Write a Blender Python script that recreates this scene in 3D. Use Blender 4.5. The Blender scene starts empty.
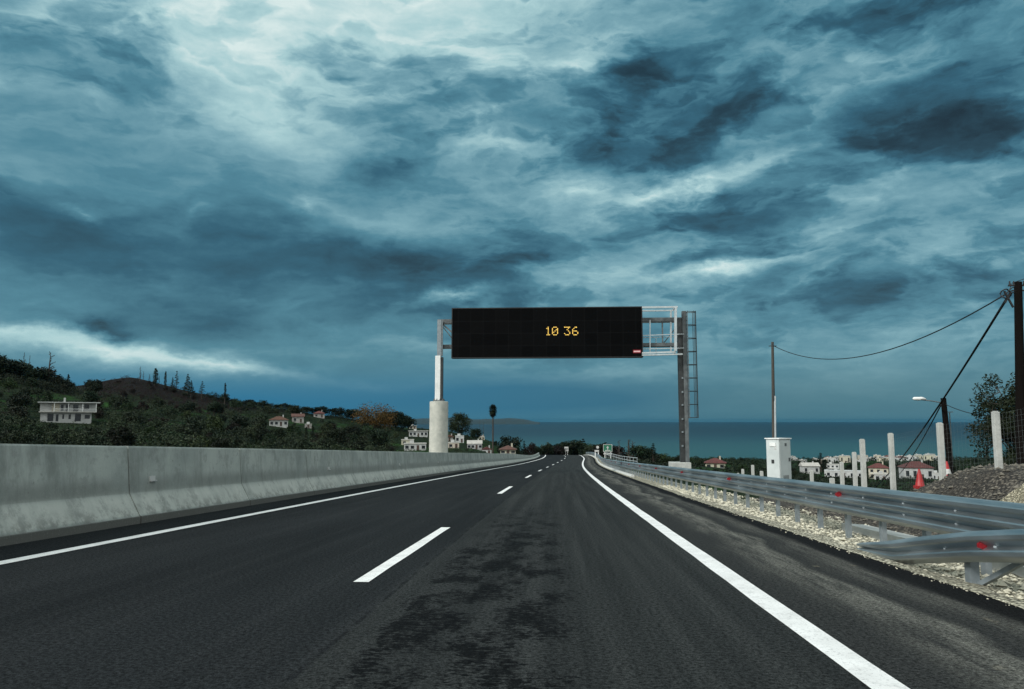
import bpy, math, random
from mathutils import Vector, noise as mnoise
R = math.radians
random.seed(7)
sc = bpy.context.scene
col = sc.collection
EXPO = 1.08

# ------------------------------------------------------------------ camera maths
F = 740.0; YAW = math.atan(43/F); PITCH = math.atan(76.1/F); CZ = 1.3
fw = Vector((-math.sin(YAW)*math.cos(PITCH), math.cos(YAW)*math.cos(PITCH), math.sin(PITCH)))
rt = Vector((math.cos(YAW), math.sin(YAW), 0)); up = rt.cross(fw)
CAM = Vector((0, 0, CZ))
def ray(px, py): return (fw*F + rt*(px-512) + up*(344.5-py)).normalized()
def at(px, py, Y):
    d = ray(px, py); return CAM + d*(Y/d.y)
def proj(p):
    v = Vector(p)-CAM; z = v.dot(fw)
    if z < .1: return (-9999, -9999)
    return (512+F*v.dot(rt)/z, 344.5-F*v.dot(up)/z)

# ------------------------------------------------------------------ helpers
def tag(o, label=None, cat=None, group=None, kind=None):
    if label: o['label'] = label
    if cat: o['category'] = cat
    if group: o['group'] = group
    if kind: o['kind'] = kind
    return o
def empty(name, loc=(0, 0, 0), rz=0):
    o = bpy.data.objects.new(name, None); o.empty_display_size = .3
    o.location = loc; o.rotation_euler = (0, 0, rz); col.objects.link(o); return o
def thing(name, label, cat, loc=(0, 0, 0), rz=0, group=None):
    return tag(empty(name, loc, rz), label, cat, group)
def children(o): return list(CH.get(o.name, []))
CH = {}
def copy_tree(o, parent=None, _d=0):
    c = o.copy(); col.objects.link(c)
    if parent is not None:
        c.parent = parent; CH.setdefault(parent.name, []).append(c)
    for ch in list(CH.get(o.name, [])): copy_tree(ch, c)
    return c
class MB:
    def __init__(s): s.v = []; s.f = []; s.uv = None
    def add(s, vs, fs):
        b = len(s.v); s.v += [tuple(v) for v in vs]; s.f += [tuple(b+i for i in f) for f in fs]; return s
    def box(s, x0, x1, y0, y1, z0, z1):
        return s.add([(x0,y0,z0),(x1,y0,z0),(x1,y1,z0),(x0,y1,z0),(x0,y0,z1),(x1,y0,z1),(x1,y1,z1),(x0,y1,z1)],
                     [(0,3,2,1),(4,5,6,7),(0,1,5,4),(1,2,6,5),(2,3,7,6),(3,0,4,7)])
    def cbox(s, c, sx, sy, sz):
        return s.box(c[0]-sx/2, c[0]+sx/2, c[1]-sy/2, c[1]+sy/2, c[2]-sz/2, c[2]+sz/2)
    def bar(s, p, q, w, h=None):
        h = h or w; p = Vector(p); q = Vector(q); d = (q-p).normalized()
        a = d.cross(Vector((0,0,1)));
        if a.length < .01: a = Vector((1,0,0))
        a.normalize(); b = d.cross(a)
        vs = [e + a*(w/2*i) + b*(h/2*j) for e in (p, q) for i, j in ((-1,-1),(1,-1),(1,1),(-1,1))]
        return s.add(vs, [(0,1,2,3),(7,6,5,4),(0,4,5,1),(1,5,6,2),(2,6,7,3),(3,7,4,0)])
    def tube(s, pts, rad, n=8, cap=True):
        pts = [Vector(p) for p in pts]; m = len(pts)
        if not isinstance(rad, (list, tuple)): rad = [rad]*m
        rings = []
        for i, p in enumerate(pts):
            d = (pts[min(i+1, m-1)]-pts[max(i-1, 0)]).normalized()
            a = d.cross(Vector((0,0,1)))
            if a.length < .05: a = d.cross(Vector((0,1,0)))
            a.normalize(); b = d.cross(a)
            rings += [p + (a*math.cos(t)+b*math.sin(t))*rad[i] for t in [2*math.pi*k/n for k in range(n)]]
        fs = [(i*n+k, i*n+(k+1)%n, (i+1)*n+(k+1)%n, (i+1)*n+k) for i in range(m-1) for k in range(n)]
        if cap: fs += [tuple(range(n))[::-1], tuple((m-1)*n+k for k in range(n))]
        return s.add(rings, fs)
    def sweep(s, prof, path, closed=True):
        """prof: list of (across, up); path: list of (x,y,z)"""
        n = len(prof); vs = [(x+a, y, z+u) for (x, y, z) in path for (a, u) in prof]
        k = n if closed else n-1
        fs = [(i*n+j, i*n+(j+1)%n, (i+1)*n+(j+1)%n, (i+1)*n+j) for i in range(len(path)-1) for j in range(k)]
        if closed: fs += [tuple(range(n))[::-1], tuple((len(path)-1)*n+j for j in range(n))]
        return s.add(vs, fs)
    def build(s, name, mat, parent=None, off=(0,0,0), smooth=False, angle=None):
        me = bpy.data.meshes.new(name)
        vs = [(v[0]-off[0], v[1]-off[1], v[2]-off[2]) for v in s.v]
        me.from_pydata(vs, [], s.f); me.materials.append(mat)
        if s.uv:
            ul = me.uv_layers.new(name='UVMap')
            for l in me.loops: ul.data[l.index].uv = s.uv[l.vertex_index]
        if smooth:
            me.polygons.foreach_set('use_smooth', [True]*len(me.polygons))
            if angle: 
                try: me.set_sharp_from_angle(angle=angle)
                except Exception: pass
        me.update()
        o = bpy.data.objects.new(name, me); col.objects.link(o)
        if parent is not None:
            o.parent = parent; CH.setdefault(parent.name, []).append(o)
        else: o.location = off
        return o
def bevel(o, w, seg=2):
    m = o.modifiers.new('b', 'BEVEL'); m.width = w; m.segments = seg; m.limit_method = 'ANGLE'; return o

# ------------------------------------------------------------------ materials
class NT:
    def __init__(s, tree): s.t = tree; s.n = tree.nodes; s.l = tree.links
    def new(s, kind, **kw):
        n = s.n.new(kind)
        for k, v in kw.items(): setattr(n, k, v)
        return n
    def link(s, a, b): s.l.new(a, b)
    def setin(s, n, i, v):
        if v is None: return
        if isinstance(v, bpy.types.NodeSocket): s.link(v, n.inputs[i])
        else: n.inputs[i].default_value = v
    def math(s, op, a, b=None, c=None, clamp=False):
        n = s.new('ShaderNodeMath', operation=op, use_clamp=clamp)
        s.setin(n, 0, a); s.setin(n, 1, b); s.setin(n, 2, c); return n.outputs[0]
    def vmath(s, op, a, b=None):
        n = s.new('ShaderNodeVectorMath', operation=op); s.setin(n, 0, a); s.setin(n, 1, b); return n.outputs[0]
    def noise(s, vec, scale, detail=4, rough=.55, dist=0, col=False):
        n = s.new('ShaderNodeTexNoise'); n.inputs['Scale'].default_value = scale
        n.inputs['Detail'].default_value = detail; n.inputs['Roughness'].default_value = rough
        n.inputs['Distortion'].default_value = dist
        if vec is not None: s.link(vec, n.inputs['Vector'])
        return n.outputs['Color' if col else 'Fac']
    def mapping(s, vec, loc=(0,0,0), rot=(0,0,0), scale=(1,1,1), kind='POINT'):
        n = s.new('ShaderNodeMapping', vector_type=kind); s.link(vec, n.inputs[0])
        n.inputs['Location'].default_value = loc; n.inputs['Rotation'].default_value = rot; n.inputs['Scale'].default_value = scale
        return n.outputs[0]
    def ramp(s, fac, stops, interp='LINEAR'):
        n = s.new('ShaderNodeValToRGB'); cr = n.color_ramp; cr.interpolation = interp
        while len(cr.elements) < len(stops): cr.elements.new(.5)
        for e, (p, c) in zip(cr.elements, stops):
            e.position = p; e.color = (c, c, c, 1) if isinstance(c, (int, float)) else (*c, 1)
        s.setin(n, 0, fac); return n.outputs[0]
    def mix(s, fac, a, b, mode='MIX'):
        n = s.new('ShaderNodeMix', data_type='RGBA', blend_type=mode)
        def si(sock, v):
            if isinstance(v, bpy.types.NodeSocket): s.link(v, sock)
            else: sock.default_value = (*v, 1) if isinstance(v, (tuple, list)) and len(v) == 3 else v
        si(n.inputs[0], fac); si(n.inputs[6], a); si(n.inputs[7], b); return n.outputs[2]
    def smooth(s, v, lo, hi, a=0, b=1):
        n = s.new('ShaderNodeMapRange', interpolation_type='SMOOTHSTEP'); s.setin(n, 0, v)
        for i, q in zip((1,2,3,4), (lo, hi, a, b)): n.inputs[i].default_value = q
        return n.outputs[0]
def newmat(name):
    m = bpy.data.materials.new(name); m.use_nodes = True; t = NT(m.node_tree)
    return m, t, m.node_tree.nodes['Principled BSDF']
def simple(name, c1, c2=None, scale=3, rough=.7, metal=0, bump=0, bscale=None, detail=5, spec=.5, coords='Object', stretch=(1,1,1), emit=None, rnd=0):
    m, t, b = newmat(name); c2 = c2 or tuple(x*.75 for x in c1)
    tc = t.new('ShaderNodeTexCoord').outputs[coords]
    v = t.mapping(tc, scale=stretch)
    f = t.ramp(t.noise(v, scale, detail), [(.3, 0.), (.7, 1.)])
    c = t.mix(f, c1, c2)
    if rnd:
        oi = t.new('ShaderNodeObjectInfo').outputs['Random']
        hs = t.new('ShaderNodeHueSaturation'); t.link(c, hs.inputs['Color'])
        t.link(t.math('MULTIPLY_ADD', oi, rnd, 1-rnd/2), hs.inputs['Value'])
        t.link(t.math('MULTIPLY_ADD', t.math('FRACT', t.math('MULTIPLY', oi, 7.3)), .05, .475), hs.inputs['Hue'])
        c = hs.outputs[0]
    t.link(c, b.inputs['Base Color'])
    b.inputs['Roughness'].default_value = rough; b.inputs['Metallic'].default_value = metal
    b.inputs['Specular IOR Level'].default_value = spec
    if bump:
        bp = t.new('ShaderNodeBump'); bp.inputs['Strength'].default_value = bump; bp.inputs['Distance'].default_value = .02
        t.link(t.noise(v, bscale or scale*6, 6, .6), bp.inputs['Height']); t.link(bp.outputs[0], b.inputs['Normal'])
    if emit:
        b.inputs['Emission Color'].default_value = (*emit[0], 1); b.inputs['Emission Strength'].default_value = emit[1]
    return m
M = {}
# asphalt: U = metres right of the lane datum, V = metres along
m, t, b = newmat('asphalt'); M['asphalt'] = m
uv = t.new('ShaderNodeTexCoord').outputs['UV']
sx = t.new('ShaderNodeSeparateXYZ'); t.link(uv, sx.inputs[0]); U, V = sx.outputs[0], sx.outputs[1]
wob = t.math('MULTIPLY', t.math('SUBTRACT', t.noise(t.mapping(uv, scale=(.3,.5,1)), 1, 3), .5), .14)
Uw = t.math('ADD', U, wob)
grain = t.noise(uv, 30, 5, .85); grain2 = t.noise(uv, 95, 3, .8)
big = t.noise(t.mapping(uv, scale=(.5, .07, 1)), 1.3, 4)
stre = t.noise(t.mapping(uv, scale=(2.6, .05, 1)), 1.5, 5)
base = t.mix(t.smooth(big, .3, .7), (.0105,.012,.0128), (.016,.018,.019))
base = t.mix(t.smooth(Uw, -1.62, -1.5), base, t.mix(t.smooth(stre, .3, .7), (.0165,.0185,.0185), (.026,.0285,.028)))   # older mat to the right of the seam
base = t.mix(t.math('MULTIPLY', t.smooth(stre, .45, .75), .12), base, (.05,.053,.053))
seam = t.math('SUBTRACT', 1, t.smooth(t.math('ABSOLUTE', t.math('ADD', t.math('ADD', U, 1.56), t.math('MULTIPLY', wob, .25))), .008, .035))
seam = t.math('MULTIPLY', seam, t.smooth(t.noise(uv, 2.5, 4), .35, .6))
base = t.mix(t.math('MULTIPLY', seam, .8), base, (.008,.009,.01))
# bitumen smears across the wheel path
pm = t.math('MULTIPLY', t.smooth(Uw, -1.55, -1.2), t.smooth(Uw, -.15, .45, 1, 0))
pm = t.math('MULTIPLY', pm, t.smooth(V, 7, 26, 1, .25))
smear = t.noise(t.mapping(uv, scale=(2.6, 5.6, 1)), 4.2, 12, .8, .15)
patchy = t.smooth(t.noise(t.mapping(uv, scale=(1.1, .55, 1)), 2.0, 5, .65), .3, .62)
th = t.math('MULTIPLY_ADD', t.math('MULTIPLY', pm, patchy), .20, smear)
base = t.mix(t.math('MULTIPLY', t.smooth(th, .615, .665), .9), base, (.0022,.0026,.003))
# faint smears elsewhere
base = t.mix(t.math('MULTIPLY', t.smooth(smear, .64, .72), .45), base, (.005,.0055,.006))
# dusty hard shoulder: pale streaks, dark band by the verge
wav = t.math('MULTIPLY', t.math('SUBTRACT', t.noise(t.mapping(uv, scale=(.01,.11,1)), 1.6, 2), .5), 1.5)
Us = t.math('ADD', U, wav)
dust = t.math('MULTIPLY', t.smooth(Us, 2.25, 2.95), t.smooth(Us, 2.98, 3.14, 1, 0))
dust2 = t.math('MULTIPLY', t.smooth(Us, 3.1, 3.62), t.smooth(Us, 3.63, 3.75, 1, 0))
dn = t.smooth(t.noise(t.mapping(uv, scale=(5, .5, 1)), 1.6, 5, .65), .25, .7)
base = t.mix(t.smooth(U, 1.93, 2.05), base, (.024,.0255,.025))
base = t.mix(t.math('MULTIPLY', t.math('MULTIPLY', dust, dn), .9), base, (.12,.12,.105))
base = t.mix(t.math('MULTIPLY', t.math('MULTIPLY', dust2, dn), .7), base, (.10,.10,.088))
sand = t.math('MULTIPLY', t.smooth(t.noise(t.mapping(uv, scale=(1.6,.8,1)), 1.3, 5, .6), .66, .74), t.smooth(U, 2.1, 2.5))
base = t.mix(t.math('MULTIPLY', sand, .6), base, (.17,.15,.11))
base = t.mix(t.smooth(t.math('ADD', U, t.math('MULTIPLY', wav, .2)), 3.5, 3.75), base, (.008,.0085,.009))
sp = t.smooth(grain, .34, .66, .2, 2.2)
hs = t.new('ShaderNodeMix', data_type='RGBA', blend_type='MULTIPLY'); hs.inputs[0].default_value = 1
t.link(base, hs.inputs[6]); cmb = t.new('ShaderNodeCombineXYZ')
for i in range(3): t.link(t.math('MULTIPLY', sp, t.smooth(grain2, .3, .72, .45, 1.7)), cmb.inputs[i])
t.link(cmb.outputs[0], hs.inputs[7]); colr = hs.outputs[2]
spk = t.smooth(t.noise(uv, 55, 2, .6), .73, .8)
colr = t.mix(t.math('MULTIPLY', spk, .3), colr, (.22,.22,.2))
t.link(colr, b.inputs['Base Color']); b.inputs['Roughness'].default_value = .9; b.inputs['Specular IOR Level'].default_value = .05
bp = t.new('ShaderNodeBump'); bp.inputs['Strength'].default_value = .7; bp.inputs['Distance'].default_value = .01
t.link(t.math('ADD', grain, grain2), bp.inputs['Height']); t.link(bp.outputs[0], b.inputs['Normal'])

# road paint, slightly worn
m, t, b = newmat('road_paint'); M['paint'] = m
tc = t.new('ShaderNodeTexCoord').outputs['Object']
w = t.noise(tc, 45, 4, .8); w2 = t.noise(tc, 3, 4)
c = t.mix(t.smooth(w2, .3, .75), (.8,.8,.78), (.66,.66,.64))
c = t.mix(t.math('MULTIPLY', t.smooth(w, .55, .66), .75), c, (.2,.2,.2))
c = t.mix(t.math('MULTIPLY', t.smooth(t.noise(tc, 9, 6, .75), .52, .68), .4), c, (.36,.36,.35))
t.link(c, b.inputs['Base Color']); b.inputs['Roughness'].default_value = .75
bp = t.new('ShaderNodeBump'); bp.inputs['Strength'].default_value = .4; bp.inputs['Distance'].default_value = .01; t.link(w, bp.inputs['Height']); t.link(bp.outputs[0], b.inputs['Normal'])

# concrete wall with vertical runs
m, t, b = newmat('barrier_concrete'); M['barrier'] = m
uv = t.new('ShaderNodeTexCoord').outputs['Object']
runs = t.noise(t.mapping(uv, scale=(.2, 1.1, .35)), 1.6, 7, .7)
runs2 = t.noise(t.mapping(uv, scale=(.2, 5, .6)), 1.5, 6, .7)
bl = t.noise(uv, .8, 5, .6); fine = t.noise(uv, 26, 5, .7)
c = t.mix(t.smooth(bl, .3, .72), (.25,.28,.26), (.38,.41,.375))
c = t.mix(t.math('MULTIPLY', t.smooth(runs, .47, .7), .62), c, (.14,.155,.14))
c = t.mix(t.math('MULTIPLY', t.smooth(runs2, .54, .7), .3), c, (.15,.155,.14))
at_ = t.new('ShaderNodeAttribute', attribute_name='hgt').outputs['Fac']
c = t.mix(t.math('MULTIPLY', t.math('MULTIPLY', t.smooth(at_, .14, .2), t.smooth(at_, .42, .66, 1, 0)), t.smooth(runs, .7, .35, .35, .8)), c, (.5,.51,.46))   # paler batter: skylight on the sloped face painted in, broken by the runs
c = t.mix(t.math('MULTIPLY', t.math('MULTIPLY', t.smooth(at_, .5, .62), t.smooth(at_, .7, .95, 1, 0)), t.smooth(bl, .3, .6, .15, .6)), c, (.13,.14,.128))
c = t.mix(t.math('MULTIPLY', t.smooth(at_, .45, .14), t.smooth(t.noise(uv, 3.5, 6, .7), .42, .62, 0, .7)), c, (.13,.135,.12))   # splash grime
c = t.mix(t.smooth(t.noise(uv, 2.2, 8, .75), .5, .62, 0, .45), c, (.17,.185,.17))
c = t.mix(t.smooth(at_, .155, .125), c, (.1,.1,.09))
c = t.mix(t.math('MULTIPLY', t.smooth(fine, .55, .8), .35), c, (.5,.5,.46))
c = t.mix(t.math('MULTIPLY', t.smooth(t.noise(uv, 8, 3), .68, .76), .5), c, (.12,.12,.11))
t.link(c, b.inputs['Base Color']); b.inputs['Roughness'].default_value = .9
bp = t.new('ShaderNodeBump'); bp.inputs['Strength'].default_value = .5; bp.inputs['Distance'].default_value = .02; t.link(t.math('ADD', fine, t.math('MULTIPLY', bl, 2)), bp.inputs['Height']); t.link(bp.outputs[0], b.inputs['Normal'])

M['concrete'] = simple('pale_concrete', (.5,.5,.44), (.36,.37,.33), 2.5, .9, bump=.4, bscale=14)
M['concrete_post'] = simple('post_concrete', (.44,.45,.42), (.33,.34,.32), 5, .9, bump=.5, bscale=30)
M['kerb'] = simple('kerb_concrete', (.55,.56,.53), (.4,.41,.39), 3, .9, bump=.3)
# galvanised steel
m, t, b = newmat('galvanised_steel'); M['galv'] = m
uv = t.new('ShaderNodeTexCoord').outputs['Object']
n1 = t.noise(t.mapping(uv, scale=(1,.25,2)), 2.2, 5); n2 = t.noise(uv, 40, 3, .7)
c = t.mix(t.smooth(n1, .3, .7), (.29,.33,.35), (.48,.52,.535)); c = t.mix(t.math('MULTIPLY', t.smooth(n2, .5, .75), .25), c, (.45,.48,.48))
t.link(c, b.inputs['Base Color']); b.inputs['Metallic'].default_value = .92
t.link(t.smooth(n1, .2, .8, .32, .48), b.inputs['Roughness'])
bp = t.new('ShaderNodeBump'); bp.inputs['Strength'].default_value = .12; bp.inputs['Distance'].default_value = .01; t.link(t.noise(t.mapping(uv, scale=(1,.5,1)), 6, 3), bp.inputs['Height']); t.link(bp.outputs[0], b.inputs['Normal'])
M['galv_post'] = simple('galvanised_post', (.27,.31,.33), (.17,.2,.215), 6, .55, metal=.4)
M['galv_pale'] = simple('pale_galvanised_frame', (.5,.55,.56), (.36,.4,.41), 4, .45, metal=.2)
M['steel_dark'] = simple('weathered_steel', (.045,.05,.05), (.022,.025,.026), 3, .6, metal=.3)
M['steel_mid'] = simple('grey_steel', (.15,.168,.172), (.07,.08,.083), 3, .6, metal=.3)
M['white_metal'] = simple('white_painted_metal', (.78,.79,.77), (.62,.64,.62), 2.5, .5)
M['cab'] = simple('cabinet_paint', (.56,.6,.59), (.42,.46,.455), 1.3, .5, bump=.05)
M['black'] = simple('display_black', (.0012,.0014,.0016), (.002,.002,.0022), 2, .5, spec=.04)
nt_ = NT(M['black'].node_tree); b_ = M['black'].node_tree.nodes['Principled BSDF']; tc_ = nt_.new('ShaderNodeTexCoord').outputs['Object']
br_ = nt_.new('ShaderNodeTexBrick'); br_.offset = 0; nt_.link(nt_.mapping(tc_, rot=(R(90),0,0)), br_.inputs['Vector']); br_.inputs['Scale'].default_value = 1; br_.inputs['Brick Width'].default_value = .94; br_.inputs['Row Height'].default_value = .92; br_.inputs['Mortar Size'].default_value = .012
br_.inputs['Color1'].default_value = (.0012,.0014,.0016,1); br_.inputs['Color2'].default_value = (.0024,.0026,.0028,1); br_.inputs['Mortar'].default_value = (.007,.0075,.008,1)
nt_.link(br_.outputs['Color'], b_.inputs['Base Color'])
M['led'] = simple('amber_led', (.9,.6,.1), rough=.4, emit=((1.,.6,.14), .42))
M['red'] = simple('red_reflector', (.26,.006,.012), (.16,.004,.008), 8, .4)
M['red_cone'] = simple('cone_red', (.34,.012,.012), (.26,.008,.01), 5, .5)
M['white'] = simple('plain_white', (.5,.5,.48), (.38,.38,.37), 4, .6)
M['label'] = simple('label_pink_white', (.75,.45,.45), (.6,.4,.4), 4, .5)
M['green_sign'] = simple('sign_green', (.01,.13,.07), (.01,.11,.06), 2, .4)
M['wood'] = simple('pole_wood', (.007,.0055,.005), (.004,.0035,.003), 3, 1, spec=.08, bump=.5, stretch=(6,6,.4))
M['wood_pale'] = simple('pole_wood_weathered', (.08,.075,.065), (.05,.047,.042), 3, 1, spec=.1, stretch=(6,6,.4))
M['cable'] = simple('black_cable', (.008,.008,.009), rough=.6)
M['wire'] = simple('fence_wire', (.2,.23,.23), rough=.5, metal=.5)
M['sandy'] = simple('pale_sand', (.62,.56,.4), (.5,.45,.33), 6, .95, bump=.8, bscale=40)
def gravel(name, cs, vs):
    m, t, b = newmat(name); uv = t.new('ShaderNodeTexCoord').outputs['Object']
    vo = t.new('ShaderNodeTexVoronoi'); vo.inputs['Scale'].default_value = vs; t.link(uv, vo.inputs['Vector'])
    s = t.new('ShaderNodeSeparateColor'); t.link(vo.outputs['Color'], s.inputs[0])
    c = t.ramp(s.outputs[0], [(i/(len(cs)-1), k) for i, k in enumerate(cs)])
    c = t.mix(t.smooth(vo.outputs['Distance'], .35, .6), c, tuple(x*.35 for x in cs[0]))
    c = t.mix(t.math('MULTIPLY', t.smooth(t.noise(uv, .9, 4), .45, .65), .55), c, tuple(x*.6 for x in cs[0]))
    t.link(c, b.inputs['Base Color']); b.inputs['Roughness'].default_value = .95
    bp = t.new('ShaderNodeBump'); bp.invert = True; bp.inputs['Strength'].default_value = 1; bp.inputs['Distance'].default_value = .03
    t.link(vo.outputs['Distance'], bp.inputs['Height']); t.link(bp.outputs[0], b.inputs['Normal']); return m
M['gravel'] = gravel('verge_gravel', [(.3,.28,.2), (.6,.56,.42), (.78,.74,.58), (.42,.4,.32)], 24)
M['mound'] = gravel('mound_gravel', [(.034,.029,.022), (.08,.07,.054), (.17,.15,.12), (.05,.043,.033)], 20)
M['stone'] = simple('loose_stone', (.62,.59,.46), (.42,.4,.32), 9, .9)
M['stone_dark'] = simple('loose_grey_stone', (.17,.155,.125), (.06,.054,.043), 9, .9)
# terrain
m, t, b = newmat('hillside_ground'); M['ground'] = m
uv = t.new('ShaderNodeTexCoord').outputs['Object']
n1 = t.noise(uv, .035, 6, .6); n2 = t.noise(uv, .3, 5, .65); n3 = t.noise(uv, .02, 3)
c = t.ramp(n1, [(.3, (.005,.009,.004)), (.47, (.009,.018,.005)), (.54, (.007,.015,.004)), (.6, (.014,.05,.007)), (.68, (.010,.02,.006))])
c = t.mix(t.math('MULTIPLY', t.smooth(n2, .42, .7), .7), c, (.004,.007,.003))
hp = at(150, 385, 390)
g = t.new('ShaderNodeTexGradient', gradient_type='SPHERICAL'); t.link(t.mapping(uv, loc=hp, scale=(110, 120, 80), kind='TEXTURE'), g.inputs[0])
c = t.mix(t.smooth(t.math('MULTIPLY_ADD', n2, .3, g.outputs['Fac']), .3, .6), c, (.006,.0042,.0036))
t.link(c, b.inputs['Base Color']); b.inputs['Roughness'].default_value = 1; b.inputs['Specular IOR Level'].default_value = .1
# leaves
def leafmat(name, c1, c2, rnd=.75):
    m, t, b = newmat(name)
    uv = t.new('ShaderNodeTexCoord').outputs['Object']
    geo = t.new('ShaderNodeNewGeometry').outputs['Random Per Island']
    f = t.math('ADD', t.math('MULTIPLY', t.smooth(t.noise(uv, .55, 3), .35, .65), .6), t.math('MULTIPLY', geo, .4))
    c = t.mix(f, c1, c2); oi = t.new('ShaderNodeObjectInfo').outputs['Random']
    hs = t.new('ShaderNodeHueSaturation'); t.link(c, hs.inputs['Color'])
    t.link(t.math('MULTIPLY_ADD', oi, rnd*1.5, 1-rnd*.6), hs.inputs['Value'])
    t.link(t.math('MULTIPLY_ADD', t.math('FRACT', t.math('MULTIPLY', oi, 7.3)), .07, .465), hs.inputs['Hue'])
    t.link(hs.outputs[0], b.inputs['Base Color']); b.inputs['Roughness'].default_value = .7; b.inputs['Specular IOR Level'].default_value = .2
    return m
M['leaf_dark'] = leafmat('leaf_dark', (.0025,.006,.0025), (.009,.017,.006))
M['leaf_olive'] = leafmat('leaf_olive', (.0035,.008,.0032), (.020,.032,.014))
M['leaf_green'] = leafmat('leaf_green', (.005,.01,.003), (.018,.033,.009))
M['leaf_orange'] = leafmat('leaf_orange', (.018,.02,.004), (.09,.06,.008), .3)
M['leaf_brown'] = leafmat('leaf_brown', (.005,.004,.003), (.015,.0105,.007))
M['bark'] = simple('bark', (.05,.04,.03), (.025,.02,.016), 4, .95)
M['wall_white'] = simple('white_render', (.44,.45,.44), (.3,.31,.3), .6, .9, rnd=.2)
M['wall_cream'] = simple('cream_render', (.42,.4,.31), (.32,.3,.24), .6, .9, rnd=.2)
M['wall_grey'] = simple('grey_render', (.3,.29,.27), (.22,.21,.2), .6, .9)
M['tile'] = simple('roof_tiles', (.10,.036,.024), (.05,.022,.016), 1.2, .9, bump=.6, bscale=10, rnd=.3)
M['tile_brown'] = simple('roof_tiles_brown', (.1,.045,.032), (.06,.03,.024), 1.2, .9, bump=.6, bscale=10)
M['slab'] = simple('flat_roof', (.42,.41,.37), (.3,.29,.27), .8, .9)
M['glass'] = simple('window_dark', (.012,.015,.018), (.02,.024,.028), 1, .2)
M['shutter'] = simple('shutter_wood', (.06,.035,.025), (.04,.025,.018), 2, .7)
# sea
m, t, b = newmat('sea_water'); M['sea'] = m
uv = t.new('ShaderNodeTexCoord').outputs['Object']
s = t.new('ShaderNodeSeparateXYZ'); t.link(uv, s.inputs[0])
wx = t.math('MULTIPLY_ADD', t.math('SUBTRACT', t.noise(t.mapping(uv, scale=(.0002,.0006,1)), 1, 4), .5), 900, s.outputs[1])
c = t.ramp(t.smooth(wx, 1200, 6500), [(0, (.02,.078,.086)), (.2, (.011,.05,.066)), (.5, (.005,.028,.045)), (1, (.0035,.019,.034))])
c = t.mix(t.math('MULTIPLY', t.smooth(t.noise(t.mapping(uv, scale=(.0006,.004,1)), 1, 4), .4, .7), .35), c, (.01,.05,.065))
t.link(c, b.inputs['Base Color']); b.inputs['Roughness'].default_value = .5; b.inputs['Specular IOR Level'].default_value = .22
bp = t.new('ShaderNodeBump'); bp.inputs['Strength'].default_value = .8; bp.inputs['Distance'].default_value = 2
t.link(t.noise(t.mapping(uv, scale=(.03,.06,1)), 1, 6, .7), bp.inputs['Height']); t.link(bp.outputs[0], b.inputs['Normal'])
M['headland'] = simple('headland_scrub', (.008,.02,.018), (.012,.022,.02), .002, 1)

# ------------------------------------------------------------------ road geometry
def rz(s):
    z = -.0457*s
    if s > 80: z += 1.17e-4*(min(s, 175)-80)**2
    if s > 175:
        z = -.0457*175 + 1.17e-4*95**2; d = s-175
        d1 = min(d, 57); z += -.0235*d1 - .5e-3*d1*d1
        if d > 57: z += -.08*(d-57)
    return z
def rc(s):
    if s < 0: return 0
    if s <= 140: return 1.75e-4*s*s
    d = s-140; return 3.43+.049*d-7e-4*d*d
def P(X, s, h=0): return (X+rc(s), s, rz(s)+h)
def steps(a, b, near=1.0, far=4.0):
    r = []; s = a
    while s < b: r.append(s); s += near if s < 60 else far
    r.append(b); return r

xs = [-7.95, -6.6, -5, -3.3, -1.56, 0, 1.8, 2.5, 3.2, 4.05]
ss = steps(-14, 330)
mb = MB(); mb.uv = []
for s_ in ss:
    for X in xs: mb.v.append(P(X, s_)); mb.uv.append((X, s_))
n = len(xs)
mb.f = [(i*n+j, i*n+j+1, (i+1)*n+j+1, (i+1)*n+j) for i in range(len(ss)-1) for j in range(n-1)]
# skirt so that the road has an edge
tag(mb.build('road', M['asphalt']), kind='structure')
mb = MB(); mb.sweep([(-.02,-.3),(.012,-.3),(.012,.0),(-.02,-.006)], [P(4.05, s_) for s_ in ss]); tag(mb.build('road_edge', simple('asphalt_edge', (.03,.03,.03), rough=.9)), kind='structure')
def stripe(X0, X1, a, b, h=.006, name='road_marking'):
    mb = MB()
    st = steps(a, b)
    e = [(random.uniform(-.006,.006), random.uniform(-.006,.006)) for _ in st]
    for s_, (p, q) in zip(st, e): mb.v += [P(X0+p, s_, h), P(X1+q, s_, h)]
    mb.f = [(2*i, 2*i+1, 2*i+3, 2*i+2) for i in range(len(st)-1)]
    return tag(mb.build(name, M['paint']), kind='structure')
stripe(-6.76, -6.54, -14, 320, name='left_edge_line')
stripe(1.76, 1.98, -14, 320, name='right_edge_line')
s_ = 7.7
while s_ < 190: stripe(-2.09, -1.93, s_, s_+5.8, name='lane_dash'); s_ += 17.6

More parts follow.
